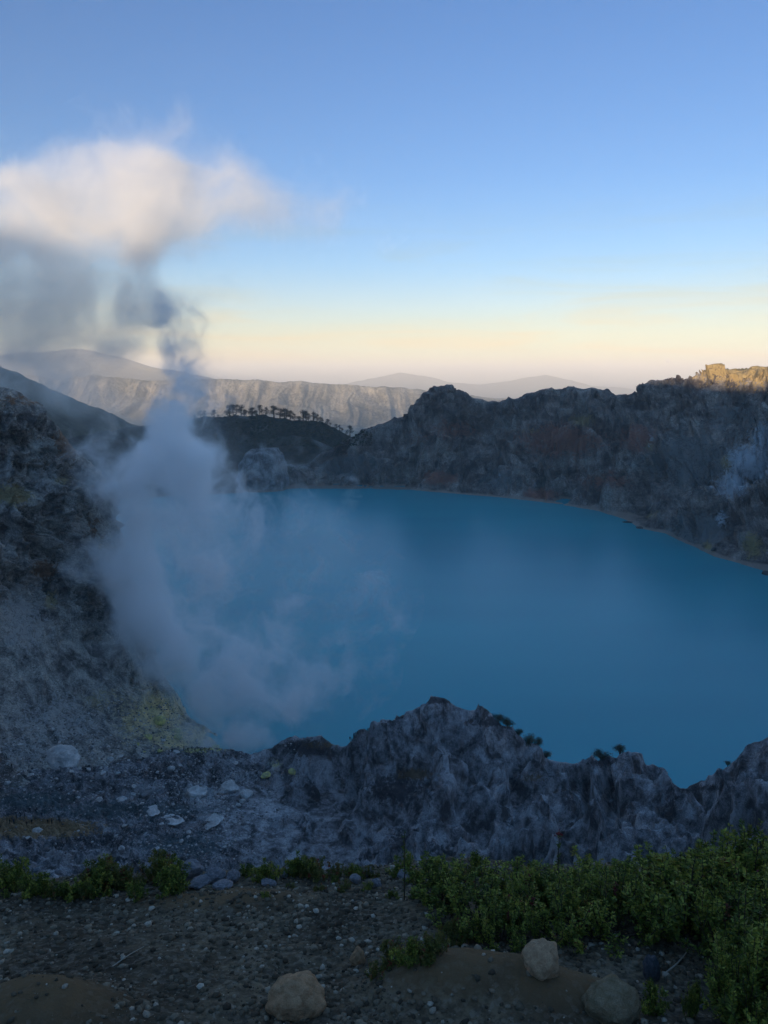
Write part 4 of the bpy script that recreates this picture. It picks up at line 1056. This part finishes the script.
# bushes on the edge of the ash ridge
def bush(seed):
    r = np.random.default_rng(seed); e = empty('bush'); e['category'] = 'bush'; parts = []; cen = []
    for k in range(7):
        a = r.uniform(0, 6.28); en = np.array([math.cos(a) * r.uniform(.2, .7), math.sin(a) * r.uniform(.2, .6), r.uniform(.35, .8)])
        parts.append(tube([(0, 0, -.1), en * (.4, .4, .6), en], [0.04, 0.03, 0.015], 5)); cen.append(en); cen.append(en * (.7, .7, .85))
    v, f = join(parts); mesh_np('trunk', v, f, STEM, e)
    C_ = np.concatenate([c + r.normal(size=(120, 3)) * (.17, .17, .11) for c in cen])
    v, f = leaves(C_, r.normal(size=(len(C_), 3)), r.uniform(0.05, 0.1, len(C_)), r, ratio=0.6)
    mesh_np('crown', v, f, PINE, e, smooth=False, attrs={'tone': np.repeat(r.random(len(C_)), 4)})
    return e
BP = [bush(400 + k) for k in range(3)]
for n_, (px, py, w, lab) in enumerate([(498, 712, 12, 'dark bush jutting out highest on the right shoulder of the ash ridge'), (509, 718, 13, 'dark bush just below the highest one on the ridge shoulder'), (519, 727, 10, 'dark bush midway down the ridge shoulder'),
        (528, 735, 14, 'wide dark bush low on the ridge shoulder'), (538, 742, 10, 'dark bush next to the lowest one on the ridge shoulder'), (547, 749, 10, 'dark bush lowest on the ridge shoulder by the saddle'),
        (602, 752, 14, 'dark round bush left of the small ash hump'), (621, 748, 12, 'dark bush on top of the small ash hump'), (729, 778, 7, 'small dark bush at the foot of the right hand ash knoll')]):
    h = None
    for yy in np.arange(py - 14, py + 40, 0.5):
        h = hit(px, yy)
        if h is not None and h[0].z > LZ - 1 and h[0].y < 340: break
    if h is None: continue
    o = BP[n_ % 3] if n_ < 3 else copy_tree(BP[n_ % 3]); s_ = w * h[2] * 0.85
    o.location = h[0] + Vector((0, 1, -0.2 * s_)); o.scale = (s_, s_, s_ * 0.9); o.rotation_euler = (0, 0, rng.uniform(0, 6.28)); o['label'] = lab; o['group'] = 'dark bushes on the edge of the ash ridge'

# ------------------------------------------------------------------ people
def person_mesh(pose):
    """one continuous skinned body; pose moves the limbs"""
    st = {'stand': 0.0, 'walk': 0.26, 'bend': 0.1}[pose]; lean = {'stand': 0.0, 'walk': 0.06, 'bend': 0.38}[pose]
    J = {'pelvis': (0, 0, .95, .15, .11), 'waist': (0, lean * .25, 1.12, .14, .10), 'chest': (0, lean * .7, 1.34, .18, .12), 'neck': (0, lean, 1.49, .06, .06), 'jaw': (0, lean * 1.12 + .01, 1.58, .085, .095), 'crown': (0, lean * 1.2, 1.70, .08, .09),
         'hipL': (-.10, 0, .90, .10, .10), 'kneeL': (-.11, st * .6 + .03, .50, .065, .065), 'ankL': (-.11, st * .7, .09, .045, .05), 'toeL': (-.12, st * .7 + .15, .035, .04, .035),
         'hipR': (.10, 0, .90, .10, .10), 'kneeR': (.11, -st * .2 + .03, .50, .065, .065), 'ankR': (.11, -st * .9, .10, .045, .05), 'toeR': (.12, -st * .9 + .14, .04, .04, .035),
         'shL': (-.19, lean * .8, 1.42, .07, .07), 'elL': (-.25, lean * .8 - st * .3, 1.14, .05, .05), 'haL': (-.24, lean * .9 + .08 - st * .1, .88, .04, .03),
         'shR': (.19, lean * .8, 1.42, .07, .07), 'elR': (.25, lean * .8 + st * .3, 1.14, .05, .05), 'haR': (.24, lean * .9 + .10 + st * .5, .90, .04, .03)}
    E = [('pelvis', 'waist'), ('waist', 'chest'), ('chest', 'neck'), ('neck', 'jaw'), ('jaw', 'crown'), ('pelvis', 'hipL'), ('hipL', 'kneeL'), ('kneeL', 'ankL'), ('ankL', 'toeL'), ('pelvis', 'hipR'), ('hipR', 'kneeR'), ('kneeR', 'ankR'), ('ankR', 'toeR'),
         ('chest', 'shL'), ('shL', 'elL'), ('elL', 'haL'), ('chest', 'shR'), ('shR', 'elR'), ('elR', 'haR')]
    names = list(J); me = bpy.data.meshes.new('p'); me.from_pydata([J[k][:3] for k in names], [(names.index(a), names.index(b)) for a, b in E], [])
    o = bpy.data.objects.new('p', me); C.objects.link(o)
    md = o.modifiers.new('s', 'SKIN'); md.use_smooth_shade = True
    for k, n in enumerate(names):
        sv = me.skin_vertices[0].data[k]; sv.radius = J[n][3:5]; sv.use_root = (n == 'pelvis')
    sb = o.modifiers.new('u', 'SUBSURF'); sb.levels = 1; sb.render_levels = 1
    dg = bpy.context.evaluated_depsgraph_get(); dg.update()
    m2 = bpy.data.meshes.new_from_object(o.evaluated_get(dg)); bpy.data.objects.remove(o)
    return m2
def cloth(name, c): return NB(name).surf(tuple(c) + (1,), 0.85)
SKIN = cloth('skin', (0.24, 0.14, 0.09)); TR = cloth('dark_trousers', (0.02, 0.02, 0.025))
JK = {'black': cloth('black_jacket', (0.012, 0.012, 0.015)), 'red': cloth('dull_red_jacket', (0.10, 0.025, 0.02)), 'grey': cloth('grey_jacket', (0.07, 0.07, 0.075)), 'blue': cloth('dark_blue_jacket', (0.02, 0.03, 0.06))}
HAIRM = cloth('hair', (0.01, 0.009, 0.008))
PM = {}
for pose in ('stand', 'walk', 'bend'):
    base = person_mesh(pose)
    for jn, jm in JK.items():
        m = base.copy(); m.materials.clear()
        for q in (TR, jm, SKIN): m.materials.append(q)
        for poly in m.polygons:
            z = poly.center.z; x = abs(poly.center.x)
            poly.material_index = 2 if z > 1.49 or (z < 0.93 and x > 0.20) else (1 if z > 0.93 else 0)
        PM[pose, jn] = m
def hair_mesh(lean):
    v, f = ico(2); v = v * (.088, .10, .085); v = v + (0, lean * 1.2 - 0.012, 1.70); m = bpy.data.meshes.new('hair'); m.from_pydata(v.tolist(), [], f.tolist()); m.materials.append(HAIRM); return m
HM = {'stand': hair_mesh(0), 'walk': hair_mesh(.06), 'bend': hair_mesh(.38)}
def person(px, py, pose, jn, label, group, tall=1.0):
    h = None
    for yy in np.arange(py, py + 30, 0.4):
        h = hit(px, yy)
        if h is not None and h[0].y < 420: break
    if h is None: return
    o = bpy.data.objects.new('person', PM[pose, jn]); C.objects.link(o)
    o.location = h[0] - Vector((0, 0, 0.03)); o.rotation_euler = (0, 0, rng.uniform(0, 6.28)); o.scale = (1.15 * tall,) * 3
    hr = bpy.data.objects.new('hair', HM[pose]); C.objects.link(hr); hr.parent = o
    tag(o, label, 'person', group)
g1 = [(10, 824), (14, 824), (17, 819), (21, 816), (25, 818), (27, 826), (32, 824), (36, 813), (42, 817), (48, 824), (52, 824), (60, 823)]
JN = ['black', 'blue', 'grey', 'black', 'black', 'red', 'black', 'black', 'blue', 'black', 'grey', 'black']
for i_, (px, py) in enumerate(g1):
    ps = ['stand', 'walk', 'stand', 'bend'][i_ % 4]
    person(px, py, ps, JN[i_], 'person in dark clothes, %s from the left in the group on the brown path' % ORD[i_], 'hikers on the brown path', 1.15)
g2 = [(184, 750), (188, 751), (192, 750), (195, 752), (198, 750), (201, 752), (205, 751), (209, 751), (213, 754), (218, 757), (223, 758), (231, 757), (236, 759), (172, 753), (161, 752)]
for i_, (px, py) in enumerate(sorted(g2)):
    person(px, py, ['bend', 'stand', 'walk'][i_ % 3], ['black', 'blue', 'grey'][i_ % 3], 'person in dark clothes, %s from the left of those by the sulphur vents' % ORD[i_], 'miners and visitors by the sulphur vents', 1.1)
g3 = [(350, 737), (354, 737), (358, 735), (363, 734), (368, 732), (374, 730), (382, 727), (390, 724)]
for i_, (px, py) in enumerate(g3):
    person(px, py, ['stand', 'walk'][i_ % 2], ['black', 'blue', 'grey'][i_ % 3], 'person in dark clothes, %s from the left on the ridge crest above the lake' % ORD[i_], 'people on the crest of the ash ridge', 1.1)
person(7, 760, 'stand', 'black', 'person in dark clothes standing on the rubble at the left edge', None, 1.1)
person(12, 768, 'walk', 'black', 'person in dark clothes walking beside the big pinkish boulder', None, 1.1)

# ------------------------------------------------------------------ moon, low above the far ridge
v, f = ico(4); mo = mesh_np('moon', v * 250, f, NB('moon_surface').surf((0.5, 0.49, 0.47, 1), 1.0))
d_ = Vector(rayd(668, 361)).normalized(); mo.location = d_ * 95000
tag(mo, 'small pale full moon low in the sky above the right crater rim', 'moon')
